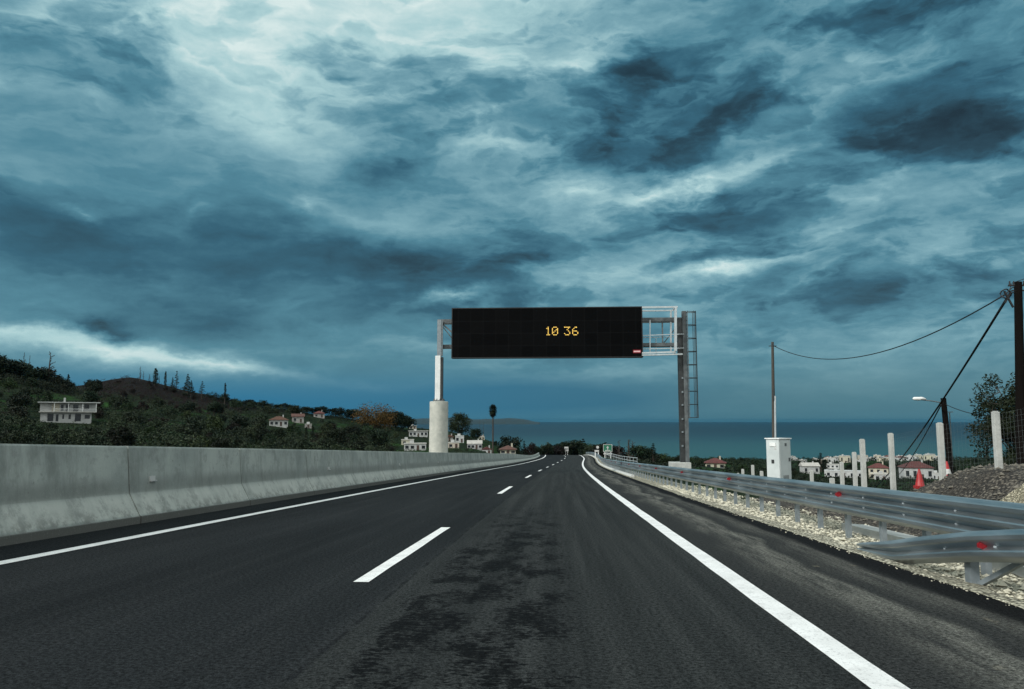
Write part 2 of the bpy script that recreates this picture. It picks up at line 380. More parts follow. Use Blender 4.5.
# ------------------------------------------------------------------ terrain
COLS = [-700, -150, 0, 70, 130, 200, 250, 330, 400, 440, 480, 520, 560, 640, 700, 800, 900, 1024, 1500]
RS = [0, 20, 40, 80, 110, 150, 250, 350, 450, 600, 900, 1350, 1550, 1900]
ROWS = {
 -700: [520, 440, 425, 412, 395, 370, 350, 345, 350, 380],
 -150: [520, 465, 452, 443, 428, 400, 370, 352, 360, 400],
 0:   [520, 480, 460, 451, 440, 420, 394, 374, 380, 410],
 70:  [520, 480, 462, 455, 443, 423, 403, 384, 390, 415],
 130: [520, 480, 464, 458, 446, 427, 402, 377, 395, 420],
 200: [520, 482, 466, 460, 450, 434, 413, 394, 405, 430],
 250: [520, 484, 470, 463, 453, 438, 420, 405, 415, 436],
 330: [520, 486, 475, 468, 459, 445, 430, 417, 424, 440],
 400: [520, 490, 478, 472, 465, 451, 441, 430, 428, 447],
 440: [520, 490, 480, 475, 467, 451, 442, 433, 430, 449],
 480: [520, 490, 480, 475, 468, 452, 444, 438, 438, 452],
 520: [520, 492, 480, 475, 467, 462, 459, 456, 455, 457],
 560: [520, 492, 480, 473, 467, 464, 462, 461, 460, 459],
 640: [520, 495, 480, 472, 468, 466, 464, 463, 462, 460.5],
 700: [520, 505, 484, 476, 470, 467, 465.5, 464, 463, 461.5],
 800: [540, 520, 505, 495, 486, 481, 476, 471, 464, 461],
 900: [540, 525, 512, 502, 492, 485, 479, 472, 463, 460],
 1024:[540, 525, 510, 500, 492, 486, 480, 473, 464, 460],
 1500:[540, 525, 510, 500, 492, 486, 480, 473, 464, 460]}
SEA = -73.5
def slope(px, row):
    d = ray(px, row); return d.z/math.hypot(d.x, d.y)
ZT = {}
for c_ in COLS:
    rows = ROWS[c_]; zz = [-.8]
    for r_, row in zip(RS[1:], rows+[460.0]): zz.append(CZ + slope(c_, row)*r_)
    zz = zz + [SEA-1.5, SEA-9]; assert len(zz) == len(RS)
    ZT[c_] = zz
AZ = [math.atan((c_-512)/F) for c_ in COLS]
def sm(x): x = max(0, min(1, x)); return x*x*(3-2*x)
def terrain(x, y):
    r = math.hypot(x, y); az = math.atan2(x, y) + YAW
    if az > math.pi: az -= 2*math.pi
    i = 0
    if az <= AZ[0]: i, f = 0, 0
    elif az >= AZ[-1]: i, f = len(AZ)-2, 1
    else:
        while az > AZ[i+1]: i += 1
        f = (az-AZ[i])/(AZ[i+1]-AZ[i])
    j = 0
    if r >= RS[-1]: j, g = len(RS)-2, 1
    else:
        while r > RS[j+1]: j += 1
        g = (r-RS[j])/(RS[j+1]-RS[j])
    a, b_ = ZT[COLS[i]], ZT[COLS[i+1]]; f = sm(f)*.5+f*.5
    z = (a[j]*(1-g)+a[j+1]*g)*(1-f) + (b_[j]*(1-g)+b_[j+1]*g)*f
    if r > 60: z += mnoise.fractal(Vector((x*.012, y*.012, 3)), 1, 2, 4)*min(2.2, r*.006)*(1 if r < 1000 else 0)
    u = x-rc(max(0, min(y, 330)))
    if -60 < y < 420:
        w = 1
        if u < -9.5: w = 1-sm((-9.5-u)/18)
        if u > 7: w = 1-sm((u-7)/12)
        if y > 330: w *= 1-sm((y-330)/60)
        if y < -20: w *= 1-sm((-20-y)/40)
        z = z*(1-w) + (rz(max(-20, min(y, 420)))-.32)*w
    return z
mb = MB()
azs = []; a_ = -180
while a_ < 180: azs.append(a_); a_ += .3 if -48 < a_ < 44 else 3
rs = [2.5]
while rs[-1] < 1900: rs.append(rs[-1]*1.032 if rs[-1] < 900 else rs[-1]*1.05)
for r_ in rs:
    for a_ in azs:
        x, y = r_*math.sin(R(a_)), r_*math.cos(R(a_)); mb.v.append((x, y, terrain(x, y)))
n = len(azs)
mb.f = [(i*n+j, i*n+(j+1)%n, (i+1)*n+(j+1)%n, (i+1)*n+j) for i in range(len(rs)-1) for j in range(n)]
mb.v.append((0, 0, -.35)); k = len(mb.v)-1
mb.f += [(j, k, (j+1)%n) for j in range(n)]
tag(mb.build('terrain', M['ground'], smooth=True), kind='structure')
# sea
mb = MB(); ring = [700, 1500, 3000, 8000, 20000, 40000]; na = 48
for r_ in ring:
    for k in range(na): mb.v.append((r_*math.sin(2*math.pi*k/na), r_*math.cos(2*math.pi*k/na), SEA))
mb.f = [(i*na+j, i*na+(j+1)%na, (i+1)*na+(j+1)%na, (i+1)*na+j) for i in range(len(ring)-1) for j in range(na)]
tag(mb.build('sea', M['sea'], smooth=True), kind='structure')
# headland far across the water
mb = MB(); prof = [(330,418),(380,416.5),(400,416.2),(425,417.2),(450,415.8),(465,416.4),(480,418.2),(495,417),(508,416.8),(520,417.4),(527,418.6),(532,420.4),(540,422)]
D_ = 15000; grid = []
def prow(px):
    for (a, ra), (b_, rb) in zip(prof, prof[1:]):
        if a <= px <= b_: return ra+(rb-ra)*(px-a)/(b_-a)
    return 423
for k in range(10):
    row = []
    for i in range(106):
        px = 330+i*2; tt = k/9; Y = D_ + k*350
        ztop = at(px, prow(px), D_).z - SEA
        h = .78*max(0, ztop)*math.sin(math.pi*min(1, tt*1.0))**.6*(1+.25*mnoise.noise(Vector((px*.06, k*.5, 0)))) if 0 < k < 9 else -8
        p = at(px, 430, Y); row.append((p.x, Y, SEA+h)); 
    grid.append(row)
mb.v = [p for r_ in grid for p in r_]; n = 106
mb.f = [(i*n+j, i*n+j+1, (i+1)*n+j+1, (i+1)*n+j) for i in range(9) for j in range(n-1)]
tag(mb.build('headland', M['headland'], smooth=True), kind='structure')

# ------------------------------------------------------------------ verge and mound on the right
def mh(X, s):   # height above road surface plane
    H = 1.12*sm((X-5.8)/1.9)*(1-sm((s-14.3)/6.5-(X-8.3)*.2))*(sm((s+6)/8))
    return H + .10*mnoise.fractal(Vector((X*.9, s*.9, 0)), 1, 2, 4)*sm((X-5.2)/1.2)
mb = MB(); X_ = 4.07; st = []
s_ = -8
while s_ < 230: st.append(s_); s_ += .16 if s_ < 24 else (.6 if s_ < 60 else 4)
XS = [4.062, 4.2, 4.35] + [4.5+.14*i for i in range(14)]
for s_ in st:
    for X in XS:
        b_ = .035*mnoise.noise(Vector((X*2.3, s_*1.9, 5))) + .02*mnoise.noise(Vector((X*9, s_*8, 1)))
        h = -.015 - .05*sm((X-4.1)/.6) + b_ - .12*sm((X-5.6)/.8)*(1 if s_ > 24 else 0)
        if X == XS[0]: mb.v.append(P(3.995+.05*mnoise.noise(Vector((s_*2.2, 3, 0)))+.03*mnoise.noise(Vector((s_*9, 7, 0))), s_, .006)); continue
        mb.v.append(P(X, s_, h if X > 4.21 else .0))
n = len(XS); mb.f = [(i*n+j, i*n+j+1, (i+1)*n+j+1, (i+1)*n+j) for i in range(len(st)-1) for j in range(n-1)]
tag(mb.build('gravel_verge', M['gravel'], smooth=True), kind='structure')
mb = MB(); XS = [5.5+.16*i for i in range(80)]; st = [-6+.18*i for i in range(190)]
for s_ in st:
    for X in XS:
        e = sm((X-16)/2.2)*2.0 + sm((s_-24)/4)*1.2
        h = mh(X, s_)-.05 - .25*(1-sm((X-5.5)/.5)) - e + .035*mnoise.noise(Vector((X*4, s_*4, 2)))
        mb.v.append(P(X, s_, h))
n = len(XS); mb.f = [(i*n+j, i*n+j+1, (i+1)*n+j+1, (i+1)*n+j) for i in range(len(st)-1) for j in range(n-1)]
tag(mb.build('gravel_mound', M['mound'], smooth=True), kind='structure')
# sand heap on the mound
mb = MB(); cx, cs_ = 6.95, 10.9
NR, NK = 40, 110
for i in range(NR):
    for k in range(NK):
        r_ = i/(NR-1)*1.1*(1+.18*mnoise.noise(Vector((math.cos(k*2*math.pi/NK)*1.5, math.sin(k*2*math.pi/NK)*1.5, 7)))); a_ = 2*math.pi*k/NK
        X, s_ = cx+r_*math.cos(a_)*.9, cs_+r_*math.sin(a_)*1.3
        mb.v.append(P(X, s_, mh(X, s_)-.07+.24*max(0, 1-(i/(NR-1))**1.6) + .06*mnoise.noise(Vector((X*5, s_*5, 0))) + .035*mnoise.noise(Vector((X*16, s_*16, 0)))))
mb.f = [(i*NK+k, (i+1)*NK+k, (i+1)*NK+(k+1)%NK, i*NK+(k+1)%NK) for i in range(NR-1) for k in range(NK)]
tag(mb.build('sand_heap', gravel('sandy_gravel', [(.3,.27,.18), (.55,.5,.36), (.66,.61,.46), (.4,.36,.26)], 34)), 'low heap of pale yellow sand on the grey gravel bank behind the guardrail', 'sand heap', kind='stuff')
# loose stones
def stones(name, mat, N, fn, r0, r1):
    mb = MB(); rr = random.Random(3)
    ico = [(0,0,1),(0,0,-1),(1,0,0),(-1,0,0),(0,1,0),(0,-1,0)]
    fi = [(0,2,4),(0,4,3),(0,3,5),(0,5,2),(1,4,2),(1,3,4),(1,5,3),(1,2,5)]
    for _ in range(N):
        X, s_, h = fn(rr); c = P(X, s_, h); r_ = (r0+(r1-r0)*rr.random()**2.2)*(1 if rr.random() < .93 else 1.6); a_ = rr.uniform(0, 6)
        vs = []
        for v in ico:
            q = [v[0]*rr.uniform(.7,1.3), v[1]*rr.uniform(.7,1.3), v[2]*rr.uniform(.4,.8)]
            vs.append((c[0]+r_*(q[0]*math.cos(a_)-q[1]*math.sin(a_)), c[1]+r_*(q[0]*math.sin(a_)+q[1]*math.cos(a_)), c[2]+r_*q[2]))
        mb.add(vs, fi)
    return tag(mb.build(name, mat), kind='stuff')
def fv(r):
    s_ = 4+30*r.random()**1.6; X = 4.12+2.1*r.random()**1.3; return X, s_, -.045
def fm(r):
    s_ = r.uniform(7, 20); X = r.uniform(5.7, 12); return X, s_, mh(X, s_)-.04
tag(stones('verge_stones', M['stone'], 9000, fv, .008, .042), 'loose pale crushed stones scattered along the road verge under the rail', 'stones')
tag(stones('mound_stones', M['stone_dark'], 7000, fm, .009, .05), 'loose grey stones covering the bank at the right edge', 'stones')
def fe(r):
    return 4.05-abs(r.gauss(0, .06)), 4+22*r.random(), .004
tag(stones('stray_chippings', M['stone'], 700, fe, .004, .016), 'tiny stray chippings along the asphalt edge', 'chippings')
# concrete channel behind the posts and white kerb farther on
mb = MB(); mb.sweep([(-.22,-.3),(.22,-.3),(.22,.0),(-.22,.03)], [P(5.5, s_, .03) for s_ in steps(-4, 14.4)])
tag(mb.build('drain_kerb', M['kerb']), kind='structure')
mb = MB(); mb.sweep([(-.1,-.3),(.12,-.3),(.12,.11),(-.05,.11),(-.1,.02)], [P(4.3, s_, 0) for s_ in steps(46, 215)])
tag(mb.build('far_kerb', M['kerb']), kind='structure')

# ------------------------------------------------------------------ left concrete barrier
bar = thing('concrete_barrier', 'long grey stained concrete safety wall running beside the left edge line', 'barrier', P(-8.1, 5, 0))
bo = bar.location.copy()
prof = [(0,0),(0,.13),(-.03,.15),(-.22,.5),(-.25,.56),(-.33,1.42),(-.35,1.45),(-.52,1.45),(-.54,1.42),(-.62,.5),(-.8,.1),(-.8,-.6),(0,-.6)]
nb = [ -6.2+5*i for i in range(0, 46)]
for i, s0 in enumerate(nb):
    g = .02; st = [s0+g+(5-2*g)*k/10 for k in range(11)]; mb = MB()
    jz = random.uniform(-.006,.006)
    pf = [(a, u+(jz if u > .5 else 0)) for a, u in prof]
    for q in st:
        hs = 1-.5*sm((q-95)/60)
        x, y, z = P(-7.85+(.01*mnoise.noise(Vector((q*.8, 0, 0)))), q); mb.v += [(x+a, y, z+u*(hs if u > 0 else 1)) for a, u in pf]
    n_ = len(pf); mb.f = [(i_*n_+j_, i_*n_+(j_+1)%n_, (i_+1)*n_+(j_+1)%n_, (i_+1)*n_+j_) for i_ in range(10) for j_ in range(n_)] + [tuple(range(n_))[::-1], tuple(10*n_+j_ for j_ in range(n_))]
    o = mb.build('wall_section', M['barrier'], bar, off=bo)
    at2 = o.data.attributes.new('hgt', 'FLOAT', 'POINT')
    hs_ = [u for _ in st for (a, u) in pf]
    at2.data.foreach_set('value', hs_)
    if s0 > 170: break
for s_ in [14.6, 26, 37.4, 48.8, 60.2, 71.6, 83, 94.4]:
    x, y, z = P(-8.12, s_, .82); mb = MB(); mb.cbox((x, y, z), .03, .2, .085); mb.cbox((x+.03, y, z-.05), .05, .2, .02)
    mb.build('wall_reflector', M['white'], bar, off=bo)

# ------------------------------------------------------------------ guardrails
def rail_profile(lobes, h0, h1, d=.09):
    n = lobes; H = h1-h0; p = []
    w = H/n
    for i in range(n):
        t0 = h1-w*i
        p += [(0, t0-.0*w), (.1*d, t0-.06*w), (.88*d, t0-.26*w), (d, t0-.36*w), (d, t0-.6*w), (.88*d, t0-.7*w), (.1*d, t0-.92*w)]
    p.append((0, h0)); front = [(-a, u) for a, u in p]
    return front + [(a+.005, u) for a, u in reversed(front)]
def cpost(mb, X, s, h, w=.11, dd=.07, top=None, gnd=-.35):
    x, y, z = P(X, s, 0)
    mb.box(x-dd/2, x+dd/2, y-w/2, y-w/2+.012, z+gnd, z+h)
    mb.box(x-dd/2, x+dd/2, y+w/2-.012, y+w/2, z+gnd, z+h)
    mb.box(x-dd/2, x-dd/2+.012, y-w/2+.012, y+w/2-.012, z+gnd, z+h)
g = thing('guardrail', 'long galvanised steel guardrail with three ridges on closely spaced posts, receding along the right verge', 'guardrail', P(4.9, 11, 0)); go = g.location.copy()
mb = MB(); mb.sweep(rail_profile(3, .34, .82), [P(4.78, s_) for s_ in steps(-3, 206)]); mb.build('rail_beam', M['galv'], g, off=go)
ps = [-.5+1.36*i for i in range(150)]
vis = [s_ for s_ in ps if s_ > 6][:97]
for s_ in vis:
    mb = MB(); cpost(mb, 4.92, s_, .76)
    mb.build('post', M['galv_post'], g, off=go)
mb = MB()
for s_ in ps:
    if s_ > vis[-1]+.5 or s_ < 6: cpost(mb, 4.92, s_, .76)
tag(mb.build('far_posts', M['galv_post'], g, off=go), kind='stuff')
for s_ in ps[4:18]:
    for h in (.655, .5):
        x, y, z = P(4.775, s_+.3, h); mb = MB(); mb.tube([(x, y, z), (x-.02, y, z)], [.016, .012], 8); mb.build('bolt', M['galv_pale'], g, off=go)
def reflector(X, s, h, parent, off):
    x, y, z = P(X, s, h); mb = MB()
    mb.add([(x-.03, y, z-.055), (x-.13, y, z-.02), (x-.13, y, z+.02), (x-.03, y, z+.06),
            (x-.03, y+.035, z-.055), (x-.13, y+.035, z-.02), (x-.13, y+.035, z+.02), (x-.03, y+.035, z+.06)],
           [(0,1,2,3),(7,6,5,4),(0,4,5,1),(1,5,6,2),(2,6,7,3),(3,7,4,0)])
    o = mb.build('red_reflector', M['red'], parent, off=off)
    mb = MB(); mb.cbox((x-.05, y-.012, z-.07), .09, .02, .02); mb.build('bracket', M['white'], o, off=off) ; return o
for s_ in [12.9+8.15*i for i in range(13)]: reflector(4.79, s_, .655, g, go)
# ramped end of a second rail in the foreground
g2 = thing('guardrail_end', 'foreground galvanised rail with two ridges ramping down to a point on the gravel', 'guardrail', P(4.4, 7.2, 0)); go2 = g2.location.copy()
def top2(s):
    pts = [(-4,.8),(4.2,.79),(5.4,.76),(6.7,.68),(8,.52),(9.1,.35),(10.2,.17),(11.1,.05)]
    for (a, ha), (b_, hb) in zip(pts, pts[1:]):
        if s <= b_: return ha+(hb-ha)*(s-a)/(b_-a)
    return 0
mb = MB(); pr = rail_profile(2, -.31, 0, .08); n = len(pr); st = [-4+.3*i for i in range(51)]
for s_ in st:
    k = max(.14, min(1, (top2(s_)+.07)/.31))
    x, y, z = P(4.25+.0*s_+.004*max(0, s_-7)**2, s_, top2(s_)+.02)
    mb.v += [(x+a, y, z+u*k) for a, u in pr]
mb.f = [(i*n+j, i*n+(j+1)%n, (i+1)*n+(j+1)%n, (i+1)*n+j) for i in range(len(st)-1) for j in range(n)] + [tuple((len(st)-1)*n+j for j in range(n))]
mb.build('rail_beam', M['galv'], g2, off=go2)
for s_ in (1.8, 3.13, 4.46, 5.8, 7.1, 8.3):
    mb = MB(); cpost(mb, 4.38, s_, top2(s_)-.06, w=.12, dd=.09); mb.build('post', M['galv_post'], g2, off=go2)
for s_ in (7.1, 5.8, 8.3, 4.46):
    mb = MB(); mb.bar(P(4.42, s_-.02, -.05), P(4.46, s_-.95, top2(s_-1)-.22), .05, .05); mb.build('diagonal_brace', M['galv_post'], g2, off=go2)
for s_ in (5.0, 6.3, 7.6, 8.6):
    x, y, z = P(4.25+.01*max(0, s_-7)**2, s_, top2(s_)-.14); mb = MB(); mb.tube([(x, y, z), (x-.022, y, z)], [.018, .013], 8); mb.build('bolt', M['galv_pale'], g2, off=go2)
reflector(4.30, 7.75, top2(7.75)-.13, g2, go2)

# ------------------------------------------------------------------ gantry
GY = 55.0
def G(px, py, Y=GY): return at(px, py, Y)
gl = G(439, 452); gr = G(684, 464)
ga = thing('sign_gantry', 'steel gantry spanning the road from a round concrete pedestal to a dark steel mast', 'gantry', (gl.x, GY, rz(GY))); gao = ga.location.copy()
pt = G(439, 401.5); mb = MB(); nseg = 48
z0, z1 = rz(GY)-1, pt.z
mb.tube([(pt.x, GY, z0), (pt.x, GY, z0+2.2), (pt.x, GY, z0+2.21), (pt.x, GY, z0+3.94), (pt.x, GY, z0+3.95), (pt.x, GY, z1-.03), (pt.x, GY, z1)], [.69,.69,.7,.7,.69,.69,.66], nseg)
mb.build('concrete_pedestal', M['concrete'], ga, off=gao, smooth=True, angle=R(40))
mb = MB(); mb.cbox((pt.x, GY, z1+.05), .8, .8, .06)
for i in range(4):
    for j in range(4):
        if i in (0,3) or j in (0,3): mb.tube([(pt.x-.33+.22*i, GY-.33+.22*j, z1), (pt.x-.33+.22*i, GY-.33+.22*j, z1+.2)], .03, 6)
mb.build('anchor_plate', M['steel_mid'], ga, off=gao)
ct = G(440, 322); cm = G(439, 356)
mb = MB(); mb.box(pt.x-.28, pt.x+.12, GY-.25, GY+.25, z1+.07, cm.z); bevel(mb.build('wrapped_mast', M['white_metal'], ga, off=gao), .03)
mb = MB(); mb.box(pt.x+.125, pt.x+.28, GY-.2, GY+.2, z1+.07, cm.z-.1); mb.build('mast_spine', M['steel_dark'], ga, off=gao)
mb = MB(); mb.box(pt.x-.16, pt.x+.14, GY-.18, GY+.18, cm.z, ct.z+.15); mb.box(pt.x+.143, pt.x+.24, GY-.14, GY+.14, cm.z, ct.z+.1); mb.build('upper_mast', M['galv_post'], ga, off=gao)
# chords
rx = G(684, 320).x
for nm, ra, rb, hh, yy in (('top_chord', 321.5, 319.5, .3, .35), ('bottom_chord', 346.5, 344.5, .26, .35)):
    a = G(438, ra, GY+yy); b_ = G(683, rb, GY+yy)
    mb = MB(); mb.bar(a, b_, .25, hh); mb.build(nm, M['steel_mid'], ga, off=gao)
    mb = MB(); mb.bar((a.x, GY+1.2, a.z), (b_.x, GY+1.2, b_.z), .2, hh*.8)
    mb.bar((a.x+.1, GY+.2, a.z), (a.x+.1, GY+1.25, a.z), .15); mb.bar((b_.x-.3, GY+.2, b_.z), (b_.x-.3, GY+1.25, b_.z), .15)
    mb.build(nm, M['steel_mid'], ga, off=gao)
mb = MB(); n = 12; a0 = G(438, 321.5, GY+.35); a1 = G(438, 346.5, GY+.35); b0 = G(683, 319.5, GY+.35)
for i in range(n+1):
    x = a0.x+(b0.x-a0.x)*i/n
    if 0 < i < n: mb.bar((x, GY+.36, a0.z), (x, GY+.36, a1.z), .1)
    if i < n:
        x2 = a0.x+(b0.x-a0.x)*(i+1)/n
        if i not in (n-2,): mb.bar((x, GY+1.18, a0.z if i%2 == 0 else a1.z), (x2, GY+1.18, a1.z if i%2 == 0 else a0.z), .07)
mb.bar(G(441, 323, GY+.1), G(453, 333, GY+.1), .12)
mb.build('lattice', M['steel_mid'], ga, off=gao)
# right mast
zt = G(686, 311).z; mb = MB()
xl, xm, xr = G(679.5, 400).x, G(684.2, 400).x, G(688, 400).x
gz = rz(GY)-.1
mb.box(xl, xm-.01, GY+.05, GY+.5, gz, G(683, 318).z); mb.build('right_mast', M['steel_dark'], ga, off=gao)
mb = MB(); mb.box(xm, xr, GY-.05, GY+.35, gz, zt); mb.build('right_mast_flange', M['steel_mid'], ga, off=gao)
mb = MB()
for rr_ in (378, 392, 405, 419, 432, 446): 
    p = G(682.5, rr_); mb.cbox((p.x, GY+.0, p.z), .12, .09, .12)
mb.build('mast_brackets', M['galv_post'], ga, off=gao)
pb = G(682, 462); mb = MB(); mb.box(G(670.5, 462).x, G(690, 462).x, GY-.5, GY+1, rz(GY)-1.2, G(680, 462.3).z); bevel(mb.build('mast_footing', M['concrete_post'], ga, off=gao), .03)
# caged ladder
lx0, lx1 = xr+.02, G(697.2, 360).x; lc = (lx0+lx1)/2; lr = (lx1-lx0)/2
hoops = [312+13.2*i for i in range(9)]
la = MB()
for x in (lx0+.04,): 
    la.bar((x, GY-.22, zt), (x, GY-.22, G(690, 418).z), .05); la.bar((x, GY+.22, zt), (x, GY+.22, G(690, 418).z), .05)
z_ = G(690, 418).z
while z_ < zt: la.bar((lx0+.04, GY-.22, z_), (lx0+.04, GY+.22, z_), .03); z_ += .3
la.build('ladder', M['steel_mid'], ga, off=gao)
cg = MB()
for r_ in hoops:
    z_ = G(692, r_).z
    cg.tube([(lx0+.03+ (2*lr-.05)*math.sin(math.pi*k/12), GY-.36*math.cos(math.pi*k/12), z_) for k in range(13)], .028, 6)
for k in (3, 4.6, 6, 7.4, 9): cg.bar((lx0+.03+(2*lr-.05)*math.sin(math.pi*k/12), GY-.36*math.cos(math.pi*k/12), zt), (lx0+.03+(2*lr-.05)*math.sin(math.pi*k/12), GY-.36*math.cos(math.pi*k/12), G(690, 418).z), .035, .012)
cg.build('ladder_cage', M['steel_dark'], ga, off=gao)
# service frame beside the display
f_ = MB(); Yf = GY-.55
tl, tr_, bl_, br_ = at(642, 307.5, Yf), at(675.5, 307, Yf), at(642, 353, Yf), at(675.5, 352, Yf)
f_.bar(tl, (tr_.x+.15, tr_.y, tr_.z), .16, .13); f_.bar((tl.x, Yf+.9, tl.z-.12), (tr_.x, Yf+.9, tr_.z-.12), .1)
f_.bar(bl_, br_, .14, .12); f_.bar(at(642, 355.2, Yf-.05), at(682.5, 354.2, Yf-.05), .2, .1)
f_.bar((tr_.x, Yf-.0, tr_.z-.07), (br_.x, Yf, br_.z+.07), .3, .16)
f_.bar((tr_.x-.2, Yf+.9, tr_.z-.07), (br_.x-.2, Yf+.9, br_.z+.07), .12, .12)
f_.bar((tr_.x, Yf+.05, tr_.z-.03), (tr_.x, Yf+.95, tr_.z-.03), .1); f_.bar((br_.x, Yf+.05, br_.z), (br_.x, Yf+.95, br_.z), .1)
f_.build('service_frame', M['galv_pale'], ga, off=gao)
f_ = MB(); Yh = GY-.1
f_.bar(at(642, 335.5, Yh), at(684, 334, Yh), .06); f_.bar(at(642, 337.5, Yh+.6), at(684, 336.5, Yh+.6), .05)
f_.bar(at(650, 320, Yh), at(650, 352, Yh), .07); f_.bar(at(656, 338, Yh+.5), at(656, 352, Yh+.5), .05); f_.bar(at(642, 349, Yh), at(684, 348, Yh), .06)
f_.build('walkway_handrail', M['galv_pale'], ga, off=gao)
# message sign hanging on the gantry
a = at(452, 308.5, GY-.35); b_ = at(642, 306.5, GY-.35); c_ = at(452, 358.5, GY-.35)
sg = thing('message_sign', 'wide black electronic display showing 10 36 in amber dots above the road', 'road sign', ((a.x+b_.x)/2, GY-.35, c_.z)); so = sg.location.copy()
mb = MB(); mb.box(a.x, b_.x, GY-.5, GY+.1, c_.z, (a.z+b_.z)/2); bevel(mb.build('display_case', M['black'], sg, off=so), .02)
mb = MB(); fr = .07; x0, x1, zz0, zz1 = a.x, b_.x, c_.z, (a.z+b_.z)/2
for q in ((x0, x1, zz1-fr, zz1), (x0, x1, zz0, zz0+fr), (x0, x0+fr, zz0+fr, zz1-fr), (x1-fr, x1, zz0+fr, zz1-fr)): mb.box(q[0], q[1], GY-.53, GY-.503, q[2], q[3])
mb.build('display_rim', simple('rim_black', (.004,.004,.004), rough=.5), sg, off=so)
DG = {'1': ['..#..', '.##..', '..#..', '..#..', '..#..', '..#..', '.###.'],
      '0': ['.###.', '#...#', '#..##', '#.#.#', '##..#', '#...#', '.###.'],
      '3': ['#####', '...#.', '..#..', '...#.', '....#', '#...#', '.###.'],
      '6': ['..##.', '.#...', '#....', '####.', '#...#', '#...#', '.###.']}
for ch, px in (('1', 548.2), ('0', 555.0), ('3', 567.2), ('6', 575.2)):
    c0 = at(px, 331, GY-.5); pit = .094; mb = MB()
    for r_, line in enumerate(DG[ch]):
        for k, q in enumerate(line):
            if q == '#':
                x = c0.x+(k-2)*pit; z = c0.z+(3-r_)*pit
                mb.add([(x+.034*math.cos(t_), GY-.512, z+.034*math.sin(t_)) for t_ in [math.pi*2*w_/8 for w_ in range(8)]] + [(x+.034*math.cos(t_), GY-.5005, z+.034*math.sin(t_)) for t_ in [math.pi*2*w_/8 for w_ in range(8)]],
                       [tuple(range(8))] + [(w_, 8+w_, 8+(w_+1)%8, (w_+1)%8) for w_ in range(8)])
    o = mb.build('digit', M['led'], sg, off=so); o['label'] = 'amber dot matrix digit '+ch
l0 = at(633, 349.8, GY-.55); l1 = at(641, 353, GY-.55)
mb = MB(); mb.box(l0.x, l1.x, GY-.545, GY-.533, l1.z, l0.z); o = mb.build('maker_plate', M['red'], sg, off=so)
mb = MB(); mb.box(l0.x+.05, l1.x-.05, GY-.552, GY-.546, l1.z+.07, l0.z-.07); mb.build('plate_lettering', M['label'], o, off=so)

# ------------------------------------------------------------------ cabinet, poles, cables
cb = at(778, 438, 34); gz = rz(34)-.2
t_ = thing('roadside_cabinet', 'tall white electrical cabinet standing behind the guardrail', 'cabinet', (cb.x, 34, gz), R(38)); H = cb.z-gz
mb = MB(); mb.box(-.42, .42, -.33, .33, .12, H-.05); bevel(mb.build('cabinet_body', M['cab'], t_), .012)
mb = MB(); mb.box(-.47, .47, -.38, .38, H-.045, H+.0); bevel(mb.build('cabinet_roof', M['white_metal'], t_), .01)
mb = MB(); mb.box(-.45, .45, -.36, .36, -.3, .115); mb.build('plinth', M['kerb'], t_)
mb = MB(); mb.box(-.38, .38, -.345, -.334, .2, H-.12); d = mb.build('door', M['cab'], t_)
mb = MB()
for i in range(7): mb.box(-.2, .2, -.35, -.3455, H*.2+.03*i, H*.2+.012+.03*i)
mb.build('vent', M['steel_dark'], d)
mb = MB(); mb.box(.22, .34, -.36, -.347, H*.55, H*.62); mb.box(-.03, .1, -.358, -.347, H-.35, H-.22); mb.build('handle', M['steel_mid'], d)
mb = MB()
for i in range(6): mb.box(-.435, -.423, -.2+.02*i, -.19+.02*i, H-.5, H-.25)
mb.cbox((-.44, -.02, H-.28), .03, .3, .16)
mb.build('side_fittings', M['white_metal'], t_)
mb = MB(); mb.cbox((-.432, .0, H*.55), .018, .13, .16); mb.build('side_socket', M['steel_dark'], t_)

def pole(name, label, pt, pb, Y, r0, r1, mat, bottom, group=None):
    a = at(pt[0], pt[1], Y); b_ = at(pb[0], pb[1], Y); d = (b_-a)/(b_.z-a.z)
    base = a + d*(bottom-a.z)
    e = thing(name, label, 'pole', base)
    mb = MB(); mb.tube([base + (a-base)*k/6 for k in range(7)], [r0+(r1-r0)*k/6 for k in range(7)], 12)
    mb.build('shaft', mat, e, off=base, smooth=True, angle=R(40)); return e, a, base
e1, p1, b1 = pole('utility_pole', 'slim weathered pole rising behind the white roadside cabinet', (772.5, 342), (773.8, 437), 50, .14, .085, M['wood_pale'], rz(50)-1)
mb = MB(); q = at(772.7, 395, 50); mb.tube([(q.x, q.y-.16, q.z-.35), (q.x, q.y-.16, q.z+.35)], .05, 8); q = at(772.6, 346, 50)
mb.bar((q.x-.25, q.y, q.z), (q.x+.25, q.y, q.z), .05); mb.tube([(q.x, q.y-.1, q.z), (q.x, q.y-.1, q.z+.2)], .06, 8); mb.build('clamp', M['steel_dark'], e1, off=b1)
mb = MB(); a = at(773.5, 396, 50); mb.tube([(a.x+.06, 49.86, a.z), (b1.x+.07, 49.86, b1.z+1)], .06, 8); mb.build('conduit', M['galv_pale'], e1, off=b1)
e2, p2, b2 = pole('utility_pole', 'tall dark wooden utility pole at the right edge with a tangle of fittings on top', (1018, 282), (1022, 470), 25, .17, .115, M['wood'], rz(25)-1)
mb = MB(); q = at(1006, 294, 25); c = at(1018, 290, 25)
mb.tube([q+Vector((.16*math.cos(k*.5), .05*math.sin(k*1.3), .16*math.sin(k*.5))) for k in range(14)], .022, 6)
